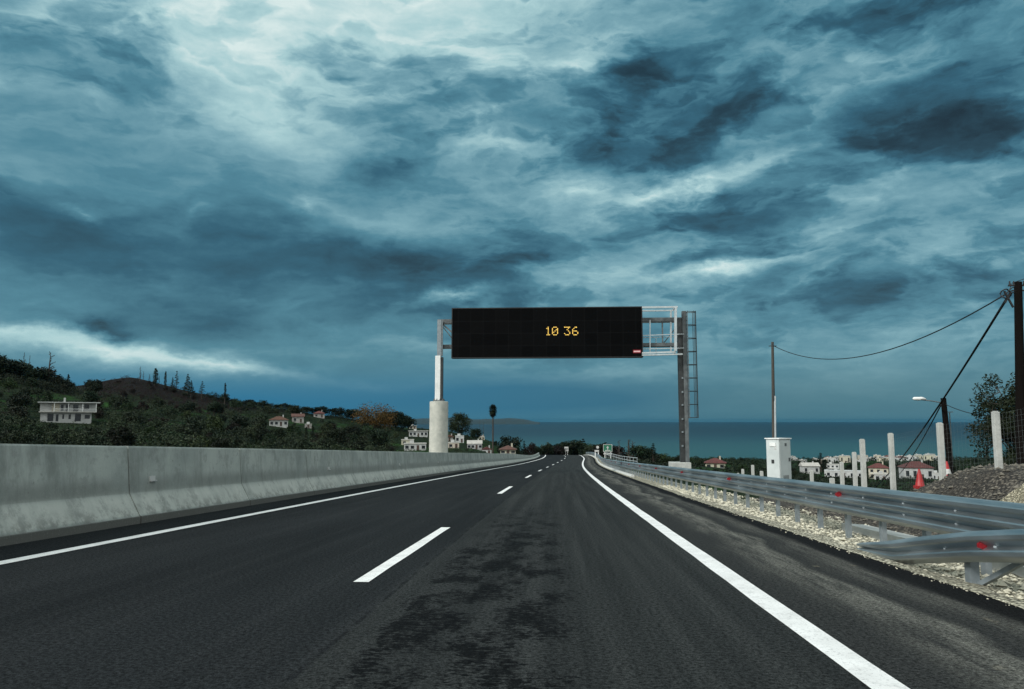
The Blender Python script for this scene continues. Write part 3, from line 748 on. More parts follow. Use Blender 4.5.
mb.tube([q, (q+c)/2+Vector((0,0,.14)), c+Vector((0,0,.12))], .018, 6); mb.tube([q+Vector((.05,0,-.1)), (q+c)/2+Vector((0,0,-.02)), c+Vector((0,0,-.1))], .018, 6)
mb.bar(q+Vector((-.05,0,.1)), q+Vector((.2,0,-.45)), .05); mb.bar(q+Vector((.16,0,.1)), q+Vector((-.05,0,-.3)), .045)
mb.bar(c+Vector((-.3,0,.15)), c+Vector((.45,0,.15)), .05); mb.bar(c+Vector((-.2,0,-.02)), c+Vector((.3,0,-.02)), .04)
for dx in (-.25, -.12, .2, .38): mb.tube([c+Vector((dx,0,.16)), c+Vector((dx,0,.3))], [.035,.02], 8)
mb.tube([q+Vector((.1,0,.1)), at(1012, 283, 25), at(1030, 277, 25)], .012, 5)
mb.build('line_fittings', M['cable'], e2, off=b2)
e3, p3, b3 = pole('street_lamp_pole', 'short leaning black wooden pole carrying a street lamp on an arm', (943.3, 398), (951, 475), 40, .17, .13, M['wood'], -4.5)
e3['category'] = 'street lamp'
mb = MB(); a = at(943.5, 403, 40); b_ = at(915, 399, 40); mb.tube([a, a*.55+b_*.45+Vector((0,0,.02)), b_], .028, 8); mb.build('lamp_arm', M['steel_mid'], e3, off=b3)
mb = MB(); c = at(919, 398.8, 40); mb.tube([c+Vector((.35,0,-.02)), c+Vector((.15,0,.02)), c, c+Vector((-.25,0,.01)), c+Vector((-.32,0,0))], [.04,.085,.1,.09,.03], 10); mb.build('lamp_head', M['white_metal'], e3, off=b3, smooth=True)
mb = MB(); c = at(948, 412, 40.2); mb.bar(c+Vector((-.15,0,0)), c+Vector((.25,0,0)), .04); mb.bar(at(949.5, 412, 40.2), at(953.5, 475, 40.2), .04); mb.build('side_conduit', M['steel_mid'], e3, off=b3)
def cable(label, pts, r, name='cable'):
    """pts: list of world points, smooth polyline"""
    pts = [Vector(p) for p in pts]; o = pts[0]
    mb = MB(); mb.tube(pts, r, 6); return tag(mb.build(name, M['cable'], off=o, smooth=True), label, 'cable')
def sag(a, b, s, n=24):
    a, b = Vector(a), Vector(b); return [a.lerp(b, k/n) - Vector((0, 0, s*4*(k/n)*(1-k/n))) for k in range(n+1)]
q = at(1006, 294, 25)
cable('thin overhead wire sagging from the slim pole to the tall dark pole', sag(at(774, 346, 50), q, 1.45), .022)
cable('thick black cable dropping steeply from the tall dark pole to the town', sag(q+Vector((.05,0,-.1)), at(868, 492, 95), .9), .045)
cable('thin wire from the street lamp pole across to the right', sag(at(945, 404, 40), at(1035, 412, 28), .35), .018)
cable('black cable running down from the street lamp pole toward the houses', sag(at(941, 405, 40), at(895, 478, 110), .5), .035)
# ------------------------------------------------------------------ concrete posts and mesh fence
def cp(mb, px, top, Y, bottom, w):
    a = at(px, top, Y); lean = random.uniform(-.01,.01)
    mb.box(a.x-w/2, a.x+w/2, Y-w/2, Y+w/2, bottom, a.z-.015); mb.box(a.x-w/2+.015, a.x+w/2-.015, Y-w/2+.015, Y+w/2-.015, a.z-.015, a.z); return a
fe = thing('mesh_fence', 'wire mesh fence strung between pale concrete posts on the gravel bank', 'fence', at(939.5, 484, 15)); fo = fe.location.copy()
tops = []
for px, top, Y in ((890.5, 433, 17.5), (939.5, 422.5, 15), (995.2, 411, 13.6), (1066, 396, 12)):
    mb = MB(); a = cp(mb, px, top, Y, rz(Y)-.5, .098); tops.append(a); bevel(mb.build('fence_post', M['concrete_post'], fe, off=fo), .006)
mb = MB()
for a, b_ in zip(tops, tops[1:]):
    L = (b_-a).length; n = int(L/.09); Hh = 1.5
    for k in range(n+1):
        p = a.lerp(b_, k/n); mb.bar((p.x, p.y, p.z-.06), (p.x, p.y, p.z-Hh), .0014)
    k = .06
    while k < Hh: mb.bar((a.x, a.y, a.z-k), (b_.x, b_.y, b_.z-k), .0014); k += .09
mb.build('wire_mesh', M['wire'], fe, off=fo)
for px, top, Y, w, lb in ((862, 439, 20, .11, 'tallest bare concrete post left of the mesh fence, just left of the red roofed house'),
    (854, 452, 24, .11, 'shorter bare concrete post second to the left of the mesh fence'),
    (841.5, 462, 27, .115, 'low bare concrete post third to the left of the mesh fence'),
    (811.5, 470, 31, .12, 'stubby grey concrete post by the pale house right of the cabinet'),
    (832, 478, 30, .16, 'short wide grey concrete stub in front of the long white building'),
    (761.5, 471, 40, .15, 'small concrete post just left of the white cabinet'),
    (752.6, 465, 42, .14, 'taller small concrete post two to the left of the white cabinet'),
    (742.7, 469, 45, .14, 'small concrete post three to the left of the white cabinet'),
    (738, 473, 48, .12, 'tiny concrete post farthest left of the white cabinet')):
    mb = MB(); a = at(px, top, Y); cp(mb, px, top, Y, min(rz(Y)-1.5, a.z-1.2), w)
    tag(bevel(mb.build('concrete_post', M['concrete_post'], off=(a.x, Y, rz(Y)-1.5)), .006), lb, 'post', 'bare concrete posts beyond the guardrail')
# cones
def cone(px, rb, Y, h, label, two):
    b_ = at(px, rb, Y); e = thing('traffic_cone', label, 'traffic cone', b_)
    mb = MB(); mb.tube([(0,0,.02),(0,0,.03),(0,0,h*.45),(0,0,h*.9),(0,0,h)], [h*.27,h*.25,h*.17,h*.075,h*.05], 20); mb.build('cone_body', M['red_cone'], e, smooth=True, angle=R(50))
    mb = MB(); mb.box(-h*.26, h*.26, -h*.26, h*.26, -.05, .022); mb.build('cone_foot', M['red_cone'] if not two else M['white'], e)
    if two:
        mb = MB(); mb.tube([(0,0,.05),(0,0,h*.5)], [h*.255,h*.17], 20); mb.build('white_sleeve', M['white'], e, smooth=True, angle=R(50))
cone(920, 486.5, 19.5, .44, 'plain red traffic cone standing at the end of the gravel bank', False)
cone(947.5, 476.5, 17.5, .34, 'red traffic cone with a white lower sleeve at the foot of the street lamp pole', True)

# ------------------------------------------------------------------ far signs and railing
def signpost(name, label, Y, x0, x1, r0, r1, mat, legs, rb, extra=None):
    a, b_ = at(x0, r0, Y), at(x1, r1, Y); gz = at(x0, rb, Y).z
    e = thing(name, label, 'road sign', ((a.x+b_.x)/2, Y, gz)); o_ = e.location.copy()
    mb = MB(); mb.box(a.x, b_.x, Y, Y+.08, b_.z, a.z); mb.build('sign_panel', mat, e, off=o_)
    for k in legs:
        x = a.x+(b_.x-a.x)*k; mb = MB(); mb.box(x-.08, x+.08, Y+.09, Y+.24, gz-2, a.z-.05); mb.build('leg', M['white_metal'], e, off=o_)
    if extra: extra(e, o_, a, b_, Y)
def green_extra(e, o_, a, b_, Y):
    mb = MB(); f = .1
    for q in ((a.x-.1, b_.x+.1, a.z, a.z+f), (a.x-.1, b_.x+.1, b_.z-f, b_.z), (a.x-.1, a.x, b_.z, a.z), (b_.x, b_.x+.1, b_.z, a.z)): mb.box(q[0], q[1], Y-.02, Y+.06, q[2], q[3])
    mb.build('sign_border', M['white'], e, off=o_)
    cx, cz = (a.x+b_.x)/2, (a.z+b_.z)/2; mb = MB()
    mb.add([(cx-.32, Y-.02, cz+.05), (cx+.32, Y-.02, cz+.05), (cx, Y-.02, cz+.5), (cx-.32, Y-.005, cz+.05), (cx+.32, Y-.005, cz+.05), (cx, Y-.005, cz+.5)], [(0,1,2),(0,3,4,1),(1,4,5,2),(2,5,3,0)])
    mb.box(cx-.1, cx+.1, Y-.02, Y-.005, cz-.35, cz+.05); mb.box(cx-.6, cx+.6, Y-.02, Y-.005, cz-.62, cz-.45)
    mb.build('white_symbols', M['white'], e, off=o_)
    p0, p1 = at(603.6, 452.8, Y), at(612, 454.6, Y); mb = MB(); mb.box(p0.x, p1.x, Y-.01, Y+.07, p1.z, p0.z); mb.build('lower_panel', M['white'], e, off=o_)
signpost('direction_sign', 'green road sign with white symbols and a white lower panel beyond the guardrail', 170, 603.6, 611.8, 444.8, 451.3, M['green_sign'], (.15, .85), 457, green_extra)
def ws_extra(e, o_, a, b_, Y):
    c = at(597.6, 447.2, Y); mb = MB(); mb.tube([(c.x, Y, c.z), (c.x, Y+.06, c.z)], .3, 20); mb.build('round_disc', M['white'], e, off=o_)
signpost('small_sign', 'small white sign on two legs left of the green sign', 160, 594.6, 599, 450, 451.8, M['white'], (.15, .85), 456, ws_extra)
def sp_extra(e, o_, a, b_, Y):
    mb = MB(); cx, cz = (a.x+b_.x)/2, (a.z+b_.z)/2
    for i in range(3): mb.box(cx-.55+.42*i, cx-.3+.42*i, Y-.02, Y-.004, cz-.2, cz+.35)
    mb.build('dark_marks', M['steel_mid'], e, off=o_)
signpost('square_sign', 'pale square sign on a post at the far end of the road', 262, 564.4, 568.4, 446.8, 451.2, M['white'], (.3, .8), 456, sp_extra)
ra = thing('bridge_railing', 'pale metal railing behind the far part of the guardrail', 'railing', P(8.6, 96, 0)); ro = ra.location.copy()
mb = MB(); pts = []
for k in range(15):
    tt = k/14; s_ = 95+75*tt; X = 8.7-1.5*tt; pts.append(Vector(P(X, s_, .95)))
for a, b_ in zip(pts, pts[1:]):
    for dz in (0, -.45): mb.bar(a+Vector((0,0,dz)), b_+Vector((0,0,dz)), .07)
mb.build('handrail', M['galv_pale'], ra, off=ro)
for a in pts:
    mb = MB(); mb.bar(a, a-Vector((0,0,2.5)), .08); mb.build('railing_post', M['galv'], ra, off=ro)

# ------------------------------------------------------------------ houses
protect = []
def house(name, label, px, r, w, d, h, wall='wall_white', roof='hip', rmat='tile', floors=1, rz_=0., group=None, wins=3, dz=0, oh=.5, cat='house', base=None):
    """a house with its front facing the road; w along the front"""
    az = math.atan((px-512)/F)-YAW; x, y = r*math.sin(az), r*math.cos(az)
    z = terrain(x, y)+dz if base is None else base
    e = thing(name, label, cat, (x, y, z), -az+rz_, group)
    mb = MB(); mb.box(-w/2, w/2, -d/2, d/2, -5, h); mb.build('wall', M[wall], e)
    if roof in ('hip', 'gable', 'shed'):
        W, D, rh = w/2+oh, d/2+oh, min(w, d)*.24; k = max(0, W-D) if roof == 'hip' else W
        mb = MB(); mb.box(-W, W, -D, D, h+.003, h+.18)
        if roof == 'gable' and w < d:
            mb.add([(-W,-D,h+.181),(W,-D,h+.181),(W,D,h+.181),(-W,D,h+.181),(0,-D,h+rh+.3),(0,D,h+rh+.3)], [(0,1,4),(2,3,5),(0,4,5,3),(1,2,5,4)])
        else:
            mb.add([(-W,-D,h+.181),(W,-D,h+.181),(W,D,h+.181),(-W,D,h+.181),(-k,0,h+rh+.3),(k,0,h+rh+.3)], [(0,1,5,4),(2,3,4,5),(1,2,5),(3,0,4)])
        rf = mb.build('roof', M[rmat], e)
        mb = MB(); mb.box(w*.2, w*.2+.6, .1, .7, h+.3, h+rh+1.); mb.build('chimney', M[wall], rf)
    else:
        mb = MB(); mb.box(-w/2-oh, w/2+oh, -d/2-oh, d/2+oh, h+.003, h+.28)
        rf = mb.build('roof', M[rmat], e)
        mb = MB(); mb.box(-w*.25, -w*.25+1.6, 0, 1.8, h+.285, h+1.3); mb.build('roof_tank', M['wall_white'], rf)
    fh = h/floors
    for fl in range(floors):
        for i in range(wins):
            cx = -w/2 + w*(i+.5)/wins; z0 = fl*fh+fh*.3
            if fl == 0 and i == wins//2:
                mb = MB(); mb.box(cx-.5, cx+.5, -d/2-.05, -d/2-.003, .1, min(2.2, fh*.85)); mb.build('door', M['shutter'], e); continue
            mb = MB(); mb.box(cx-.65, cx+.65, -d/2-.06, -d/2-.003, z0, z0+fh*.45); wd = mb.build('window', M['glass'], e)
            mb = MB(); mb.box(cx-.8, cx+.8, -d/2-.14, -d/2-.062, z0-.1, z0-.02); mb.build('sill', M['wall_white'], wd)
    if floors > 1:
        mb = MB(); mb.box(-w*.4, w*.4, -d/2-1.3, -d/2-.07, fh-.15, fh+.02); bl = mb.build('balcony', M['slab'], e)
        mb = MB(); mb.box(-w*.4, w*.4, -d/2-1.3, -d/2-1.25, fh+.75, fh+.82)
        nb_ = int(w*.8/.35)
        for i in range(nb_+1): mb.box(-w*.4+w*.8*i/nb_-.02, -w*.4+w*.8*i/nb_+.02, -d/2-1.29, -d/2-1.26, fh+.023, fh+.749)
        mb.build('balcony_railing', M['white_metal'], bl)
    q_ = math.cos(az+YAW)**1.3; e.scale = (q_*.88, q_*.88, .85)
    p0 = proj((x, y, z)); half = (w/2+1)*F/r
    protect.append((px-half, px+half, p0[1]-h*.42*F/r, r))
    return e
# villa on the hill
az = math.atan((70-512)/F)-YAW; vr = 255; vx, vy = vr*math.sin(az), vr*math.cos(az); vz = terrain(vx, vy)-.3
vz = at(70, 421.5, vy).z
v = thing('villa', 'long white two storey villa with flat projecting roof on the left hillside', 'villa', (vx, vy, vz), -az)
mb = MB(); mb.box(-9.3, 8.2, 0, 9, -6, 2.9); mb.build('lower_wall', M['wall_white'], v)
mb = MB(); mb.box(-9.6, 9.6, .4, 9, 3.15, 5.9); mb.build('upper_wall', M['wall_white'], v)
mb = MB(); mb.box(-5.6, -3.0, .3, .39, 3.2, 5.8); mb.build('brick_panel', M['wall_cream'], v)
mb = MB(); mb.box(-9.9, 9.9, -1.6, 9.2, 2.9+.003, 3.147); b_ = mb.build('balcony', M['slab'], v)
mb = MB(); mb.box(-5, 9.8, -1.6, -1.55, 3.95, 4.05)
for i in range(50): mb.box(-5+14.8*i/49-.02, -5+14.8*i/49+.02, -1.59, -1.56, 3.15, 3.95)
for x in (-4.8, 0, 4.9, 9.6): mb.box(x-.12, x+.12, -1.6, -1.35, 3.15, 5.9)
mb.build('balcony_railing', M['white_metal'], b_)
mb = MB(); mb.box(-10.4, 11, -2.1, 9.6, 5.903, 6.2); rf = mb.build('roof', M['wall_white'], v)
mb = MB(); mb.box(-1.8, -1.1, 3, 3.7, 6.203, 7.6); mb.build('chimney', M['wall_white'], rf)
for x0, x1, z0, z1 in ((-6.9,-4.9,.1,2.5),(-4.1,-3.2,.1,2.3),(-1.9,-1.3,.8,2.3),(0.2,1.0,.8,2.3),(2.4,4.5,.1,2.5),(5.8,7.6,.9,2.2)):
    mb = MB(); mb.box(x0, x1, -.05, -.004, z0, z1); mb.build('window', M['glass'], v)
for x0, x1, z0, z1 in ((-2.6,-1.7,3.4,5.4),(-.9,.3,3.2,5.4),(1.6,3.4,3.2,5.4),(5.4,7.2,3.9,5.5)):
    mb = MB(); mb.box(x0, x1, .33, .395, z0, z1); mb.build('window', M['glass'], v)
mb = MB(); mb.box(-7.6, -2.5, -2.2, -1.7, -6, 1.6); 
v.scale = (.74, .8, .92)
protect.append((40, 104, 419.5, vr))
house('house', 'white cottage with a bright red tiled roof in the middle of the green left hillside', 280, 330, 9, 7, 3.0, roof='hip', wins=4)
house('house', 'small grey stone house just right of the red roofed hillside cottage', 299, 372, 6.5, 6, 3.3, wall='wall_grey', roof='gable', rmat='tile_brown', wins=2)
house('shed', 'tiny pale shed on the left hillside below the grey stone house', 309.5, 350, 3.6, 3, 1.9, wall='wall_grey', roof='flat', rmat='slab', wins=1, oh=.2, cat='shed')
house('house', 'low house with a reddish roof half hidden by ridge trees left of the orange tree', 320, 430, 7, 6, 2.6, wall='wall_grey', roof='hip', wins=2)
G2 = 'village houses behind the concrete pedestal'
house('house', 'large white house nearest the barrier just left of the concrete pedestal', 416, 262, 8.6, 7, 2.7, roof='flat', rmat='slab', group=G2, wins=4, oh=.2)
house('house', 'cream block house left of the pedestal with one dark opening', 408.5, 330, 6.2, 6, 2.6, wall='wall_cream', roof='flat', rmat='slab', wins=2, group=G2, oh=.15)
house('house', 'white house with brownish flat roof left of the pedestal, above the cream one', 419, 392, 11, 7, 3.4, roof='flat', rmat='slab', wins=5, group=G2)
house('house', 'uppermost beige house left of the pedestal', 413.5, 460, 5, 5, 2.6, wall='wall_cream', roof='flat', rmat='slab', wins=2, group=G2)
house('house', 'bright white cube house right of the pedestal', 460, 350, 4.6, 5, 3.6, roof='flat', rmat='wall_white', wins=2, group=G2, oh=.1)
house('house', 'dark red roofed house touching the right side of the pedestal', 450, 362, 4, 5, 2.6, wall='wall_grey', roof='gable', wins=1, group=G2)
house('house', 'cream low house right of the pedestal above the barrier', 454, 285, 4.8, 5, 2.4, wall='wall_cream', roof='flat', rmat='slab', wins=2, group=G2, oh=.1)
house('house', 'wide white gabled house with several windows left of the palm', 475, 315, 7, 6, 2.6, roof='gable', rmat='slab', wins=4, group=G2, oh=.2)
house('house', 'white house with a small red roof at the foot of the palm', 487, 300, 4.2, 5, 2.4, roof='gable', wins=2, group=G2, oh=.2)
house('house', 'tiny beige house highest between the round tree and the palm', 482, 450, 3.8, 4, 1.9, wall='wall_cream', roof='gable', rmat='slab', wins=2, group=G2, oh=.1)
house('house', 'small white gable house right of the palm', 499.5, 330, 3.2, 5, 2.2, roof='gable', rmat='slab', wins=1, group=G2, oh=.2)
house('house', 'low dark brown roofed house right of the palm by the barrier top', 508, 235, 5.4, 6, 1.6, wall='wall_cream', roof='hip', rmat='tile_brown', wins=3, group=G2, dz=1.5)
G3 = 'houses below the road on the right'
house('house', 'pale house beside the trees right of the cabinet', 806, 390, 9.5, 7, 4.2, roof='gable', rmat='slab', wins=3, group=G3, rz_=.3)
house('house', 'white flat roofed block behind the long white building', 829, 440, 8, 6, 4.8, roof='flat', rmat='slab', wins=3, floors=2, group=G3, oh=.1)
house('long_building', 'long low plain white building behind the bare concrete posts', 840, 330, 18.5, 8, 3.0, roof='flat', rmat='wall_white', wins=5, group=G3, oh=.1, cat='building')
house('house', 'two storey cream house with a red roof between two concrete posts', 874, 340, 9.5, 8, 5.6, wall='wall_cream', roof='hip', floors=2, wins=3, group=G3)
house('house', 'white annexe below the red roofed cream house', 879, 300, 8, 5, 2.8, roof='flat', rmat='slab', wins=3, group=G3, oh=.2)
house('house', 'large cream house with a broad red brown hipped roof left of the red cone', 911, 290, 12.2, 9, 4.6, wall='wall_white', roof='hip', rmat='tile', wins=4, group=G3, rz_=.25)
house('house', 'small white house right of the red cone', 931, 330, 4.5, 5, 3.2, roof='flat', rmat='slab', wins=2, group=G3, oh=.1)
house('house', 'low red roofed house among dark trees right of the gantry mast', 713, 240, 7, 6, 2.2, wall='wall_cream', roof='hip', wins=3, group=G3)
# far town: copies of three small houses
protos = []
def fproto(i, wall, roof, rmat, w, h):
    return dict(wall=wall, roof=roof, rmat=rmat, w=w, h=h)
FT = [fproto(0,'wall_white','flat','slab',8,6), fproto(1,'wall_white','hip','tile',9,5), fproto(2,'wall_cream','flat','wall_white',10,7)]
rr = random.Random(11); base_h = []
GT = 'small houses of the distant town by the sea'
for i, f in enumerate(FT):
    lb = ['small flat roofed white house in the distant seaside town', 'small red roofed white house in the distant seaside town', 'cream block with a white roof in the distant seaside town'][i]
    base_h.append(house('town_house', lb, 884+14*i, 880, f['w'], 8, f['h'], wall=f['wall'], roof=f['roof'], rmat=f['rmat'], wins=3, floors=1, group=GT, oh=.2))
def placeh(o, px, r, s=1):
    az = math.atan((px-512)/F)-YAW; x, y = r*math.sin(az), r*math.cos(az)
    o.location = (x, y, terrain(x, y)-.2); o.rotation_euler.z = -az+rr.uniform(-.5,.5); o.scale = (s, s, s*rr.uniform(.8,1.25))
placeh(base_h[0], 905, 900, .8); placeh(base_h[1], 925, 930, .8); placeh(base_h[2], 914, 980, .7)
for k in range(105):
    q = rr.random()
    px = rr.uniform(866, 932) if q < .74 else rr.uniform(785, 866)
    r = rr.uniform(700, 1280) if px > 866 else rr.uniform(620, 1000)
    placeh(copy_tree(base_h[rr.choice((0, 0, 1, 2))]), px, r, rr.uniform(.4, .75))

# ------------------------------------------------------------------ trees
def leafquads(mb, rr, c, n, rad, leaf, flat=1.0):
    for _ in range(n):
        a = rr.uniform(0, 6.283); u = rr.uniform(-1, 1); q = rad*rr.random()**.4; w_ = math.sqrt(1-u*u)
        p = Vector((c[0]+q*w_*math.cos(a), c[1]+q*w_*math.sin(a), c[2]+q*u*flat))
        d1 = Vector((rr.gauss(0,1), rr.gauss(0,1), rr.gauss(0,.7))).normalized(); d2 = d1.cross(Vector((rr.gauss(0,1), rr.gauss(0,1), rr.gauss(0,1)))).normalized()
        l = leaf*rr.uniform(.6, 1.4)
        mb.add([p-d1*l, p+d2*l*.5, p+d1*l, p-d2*l*.5], [(0,1,2,3)])
def broad(seed, H, W, n=1500, leaf=.22, mat='leaf_dark', trunk=.25, squash=.8, clumps=26, name='broadleaf_tree'):
    rr = random.Random(seed); e = empty(name)
    mb = MB(); ch = H*(1-trunk); cz = H*trunk+ch*.5
    lim = []
    for k in range(clumps):
        a = rr.uniform(0, 6.283); u = rr.uniform(-.75, .95); w_ = math.sqrt(1-u*u)*rr.uniform(.55,1.0)
        c = (W/2*.72*w_*math.cos(a), W/2*.72*w_*math.sin(a), cz+ch*.36*u)
        leafquads(mb, rr, c, n//clumps, W*rr.uniform(.13,.24), leaf, squash); lim.append(c)
    mb.build('crown', M[mat], e)
    mb = MB(); b0 = Vector((0,0,-.5)); f = Vector((rr.uniform(-.2,.2), rr.uniform(-.2,.2), H*trunk+ch*.12))
    mb.tube([b0, b0.lerp(f, .5)+Vector((.05*H*.2,0,0)), f], [H*.035, H*.028, H*.02], 7)
    for c in lim[:7]: mb.tube([f-Vector((0,0,.2)), f.lerp(Vector(c), .5)+Vector((0,0,.1)), c], [H*.014, H*.009, H*.003], 5)
    mb.build('trunk', M['bark'], e); return e
def cypress(seed, H, W, n=900, leaf=.16, mat='leaf_dark', bare=.1, name='cypress'):
    rr = random.Random(seed); e = empty(name); mb = MB()
    for k in range(30):
        f = k/29; z = H*bare+H*(1-bare)*f; r_ = W/2*math.sin(math.pi*min(1, .12+f*.88))**.6*rr.uniform(.75,1.05)
        leafquads(mb, rr, (rr.uniform(-.1,.1)*W, rr.uniform(-.1,.1)*W, z), n//30, max(.08, r_), leaf, 1.3)
    mb.build('crown', M[mat], e); mb = MB(); mb.tube([(0,0,-.5),(0,0,H*.6),(0,0,H*.97)], [H*.018+.04, .05, .02], 6); mb.build('trunk', M['bark'], e); return e
def conifer(seed, H, W, mat='leaf_dark', dens=1., name='conifer', leaf=.14, tiers=13):
    rr = random.Random(seed); e = empty(name); mb = MB(); tk = MB()
    tk.tube([(0,0,-.5),(.02*H*rr.uniform(-1,1),0,H*.5),(0,0,H)], [H*.022, H*.014, .015], 6)
    for k in range(tiers):
        f = k/(tiers-1); z = H*(.16+.82*f); L = W/2*(1-f*.92)*rr.uniform(.7,1.1)
        for j in range(rr.randint(4, 6)):
            if rr.random() > .95*max(.5, dens): continue
            a = rr.uniform(0, 6.283); tip = Vector((L*math.cos(a), L*math.sin(a), z+L*rr.uniform(-.25,.2)))
            tk.tube([(0,0,z), tip], [.05, .03], 4, cap=False)
            m_ = int(9*dens)
            for q in range(m_):
                p = Vector((0,0,z)).lerp(tip, .25+.75*(q+1)/m_); leafquads(mb, rr, p, 3, L*.2+.08, leaf*1.3, .7)
    if mb.v: mb.build('crown', M[mat], e)
    tk.build('trunk', M['bark'], e); return e
def bare(seed, H, W, name='bare_tree', up_=.5):
    rr = random.Random(seed); e = empty(name); tk = MB()
    tk.tube([(0,0,-.5),(.1,0,H*.5),(0,.1,H)], [H*.022+.05, H*.018+.04, .05], 6)
    br = MB()
    for k in range(16):
        z = H*(.25+.72*k/15); L = W/2*(1-.6*k/15)*rr.uniform(.5,1.1); a = rr.uniform(0, 6.283)
        tip = Vector((L*math.cos(a), L*math.sin(a), z+L*up_)); br.tube([(0,0,z), tip], [.09, .05], 4, cap=False)
        for q in range(4):
            s_ = Vector((0,0,z)).lerp(tip, rr.uniform(.4,1)); br.tube([s_, s_+Vector((rr.gauss(0,.3), rr.gauss(0,.3), rr.uniform(.1,.6)))*L*.5], [.06,.03], 3, cap=False)
    tk.build('trunk', M['bark'], e); br.build('branches', M['bark'], e); return e
def palm(H, name='palm_tree'):
    rr = random.Random(5); e = empty(name); tk = MB(); tk.tube([(0,0,-.5),(.1,0,H*.4),(0,0,H-1.2)], [.3,.22,.2], 10); tk.build('trunk', M['bark'], e)
    mb = MB(); c = Vector((0,0,H-2.1))
    for k in range(130):
        a = rr.uniform(0, 6.283); el_ = rr.uniform(-1.5, 1.5); L = rr.uniform(1.1, 1.5)*(1+.55*abs(math.sin(el_)))
        d = Vector((math.cos(a)*math.cos(el_), math.sin(a)*math.cos(el_), math.sin(el_))); s_ = d.cross(Vector((0,0,1))).normalized()
        for q in range(-3, 4):
            dd = (d+s_*q*.13+Vector((0,0,-.04*abs(q)))).normalized(); p0 = c+d*L*.35; tip = p0+dd*L*.75+Vector((0,0,-.15*L))
            mb.add([p0, p0.lerp(tip, .5)+s_*.05, tip, p0.lerp(tip, .5)-s_*.05], [(0,1,2,3)])
    leafquads(mb, rr, c, 600, 1.3, .2, 1.45)
    mb.build('crown', M['leaf_dark'], e)
    mb = MB(); leafquads(mb, rr, (0,0,H-3.3), 300, .95, .2, 1.3); mb.build('dead_fronds', M['leaf_brown'], e); return e
def put(e, px, r, s=1, label=None, cat='tree', group=None, sz=None, top=None, H=None, sink=.3, rot=None):
    az = math.atan((px-512)/F)-YAW; x, y = r*math.sin(az), r*math.cos(az); z = terrain(x, y)-sink
    if top is not None:
        zt_ = at(px, top, y).z; s_ = max(.3, (zt_-z)/H); sz = s_; s = s*s_ if s != 1 else s_
    e.location = (x, y, z); e.scale = (s, s, sz or s); e.rotation_euler.z = random.uniform(0, 6.28) if rot is None else rot
    if label: tag(e, label, cat, group)
    return e
# prototypes (the first placement moves the prototype itself)
PR = {}
PR['olive'] = [(broad(21+i, 5, 6.2, 1500, .24, 'leaf_olive', .2, .8, 28, 'olive_tree'), 5) for i in range(3)]
PR['dark'] = [(broad(41+i, 6.5, 6.5, 1600, .27, 'leaf_dark', .18, .85, 28, 'broadleaf_tree'), 6.5) for i in range(3)]
PR['green'] = [(broad(61+i, 5.5, 6, 1500, .24, 'leaf_green', .15, .85, 26, 'broadleaf_tree'), 5.5) for i in range(2)]
PR['brown'] = [(broad(71+i, 4.2, 5, 1100, .22, 'leaf_brown', .12, .8, 22, 'scrub_tree'), 4.2) for i in range(2)]
PR['cyp'] = [(cypress(81, 7, 1.6), 7)]
PR['con'] = [(conifer(91, 8, 4.4, dens=1.), 8), (conifer(92, 8, 3.2, dens=.6), 8)]
PR['bare'] = [(bare(95, 9, 3.4), 9), (bare(96, 8, 2.4), 8)]
used = set()
def inst(kind, i=None):
    i = random.randrange(len(PR[kind])) if i is None else i
    e, H = PR[kind][i]
    if e.name in used: return copy_tree(e), H
    used.add(e.name); return e, H
def place(kind, px, r, top=None, s=1, label=None, group=None, i=None, wf=None, cat='tree', sink=.3):
    e, H = inst(kind, i)
    put(e, px, r, s, label, cat, group, top=top, H=H, sink=sink)
    if wf: e.scale = (e.scale[2]*wf, e.scale[2]*wf, e.scale[2])
    return e
def blocked(px, r, H, W):
    az = math.atan((px-512)/F)-YAW; x, y = r*math.sin(az), r*math.cos(az); tz = terrain(x, y)+H*.93
    row = proj((x, y, tz))[1]; hw = W*.42*F/r
    for a, b_, rb, hr in protect:
        if px+hw > a and px-hw < b_ and r < hr+9 and row < rb and r > hr-240: 
            return True
    return False
# unique, named trees
place('bare', 22.5, 425, 352.5, label='thin bare tree at the far left of the ridge', i=1, wf=.5)
place('bare', 28.3, 430, 355.5, label='second thin bare tree on the left of the ridge', i=1, wf=.5)
place('bare', 48.6, 400, 352.5, label='tall bare monkey puzzle like tree standing above the villa', i=0, wf=1.)
place('cyp', 68, 400, 374.5, label='small dark cypress on the ridge right of the tall bare tree', wf=1.)
place('bare', 139.7, 440, 366.5, label='tall bare tree at the left end of the row on the burnt hilltop', i=1, wf=.9)
place('bare', 143, 440, 371, label='shorter bare tree beside the tallest bare one on the burnt hilltop', i=0, wf=.8)
place('cyp', 155.2, 435, 368.5, label='bushy dark columnar tree on the burnt hilltop', wf=1.6)
place('bare', 159, 436, 376, label='short bare snag right of the columnar tree on the burnt hilltop', i=1, wf=1.)
place('cyp', 165.3, 430, 371.5, label='slender tufted tree in the middle of the hilltop row', wf=.8)
place('con', 172.6, 430, 377, label='ragged low conifer left of its taller twin on the hill shoulder', i=0, wf=.7)
place('con', 176.4, 428, 371, label='ragged thin conifer near the middle of the hill shoulder', i=1, wf=.9)
place('con', 187.6, 422, 374, label='tallest pointed dense conifer on the hill shoulder', i=0, wf=.95)
place('con', 191.4, 420, 380.5, label='short conifer leaning against the tallest pointed one', i=0, wf=1.)
place('con', 202.3, 418, 381.5, label='sparse pointed conifer at the right end of the hill row', i=1, wf=1.2)
place('bare', 149, 440, 374, label='twiggy bare tree left of the bushy columnar tree', i=0, wf=1.2)
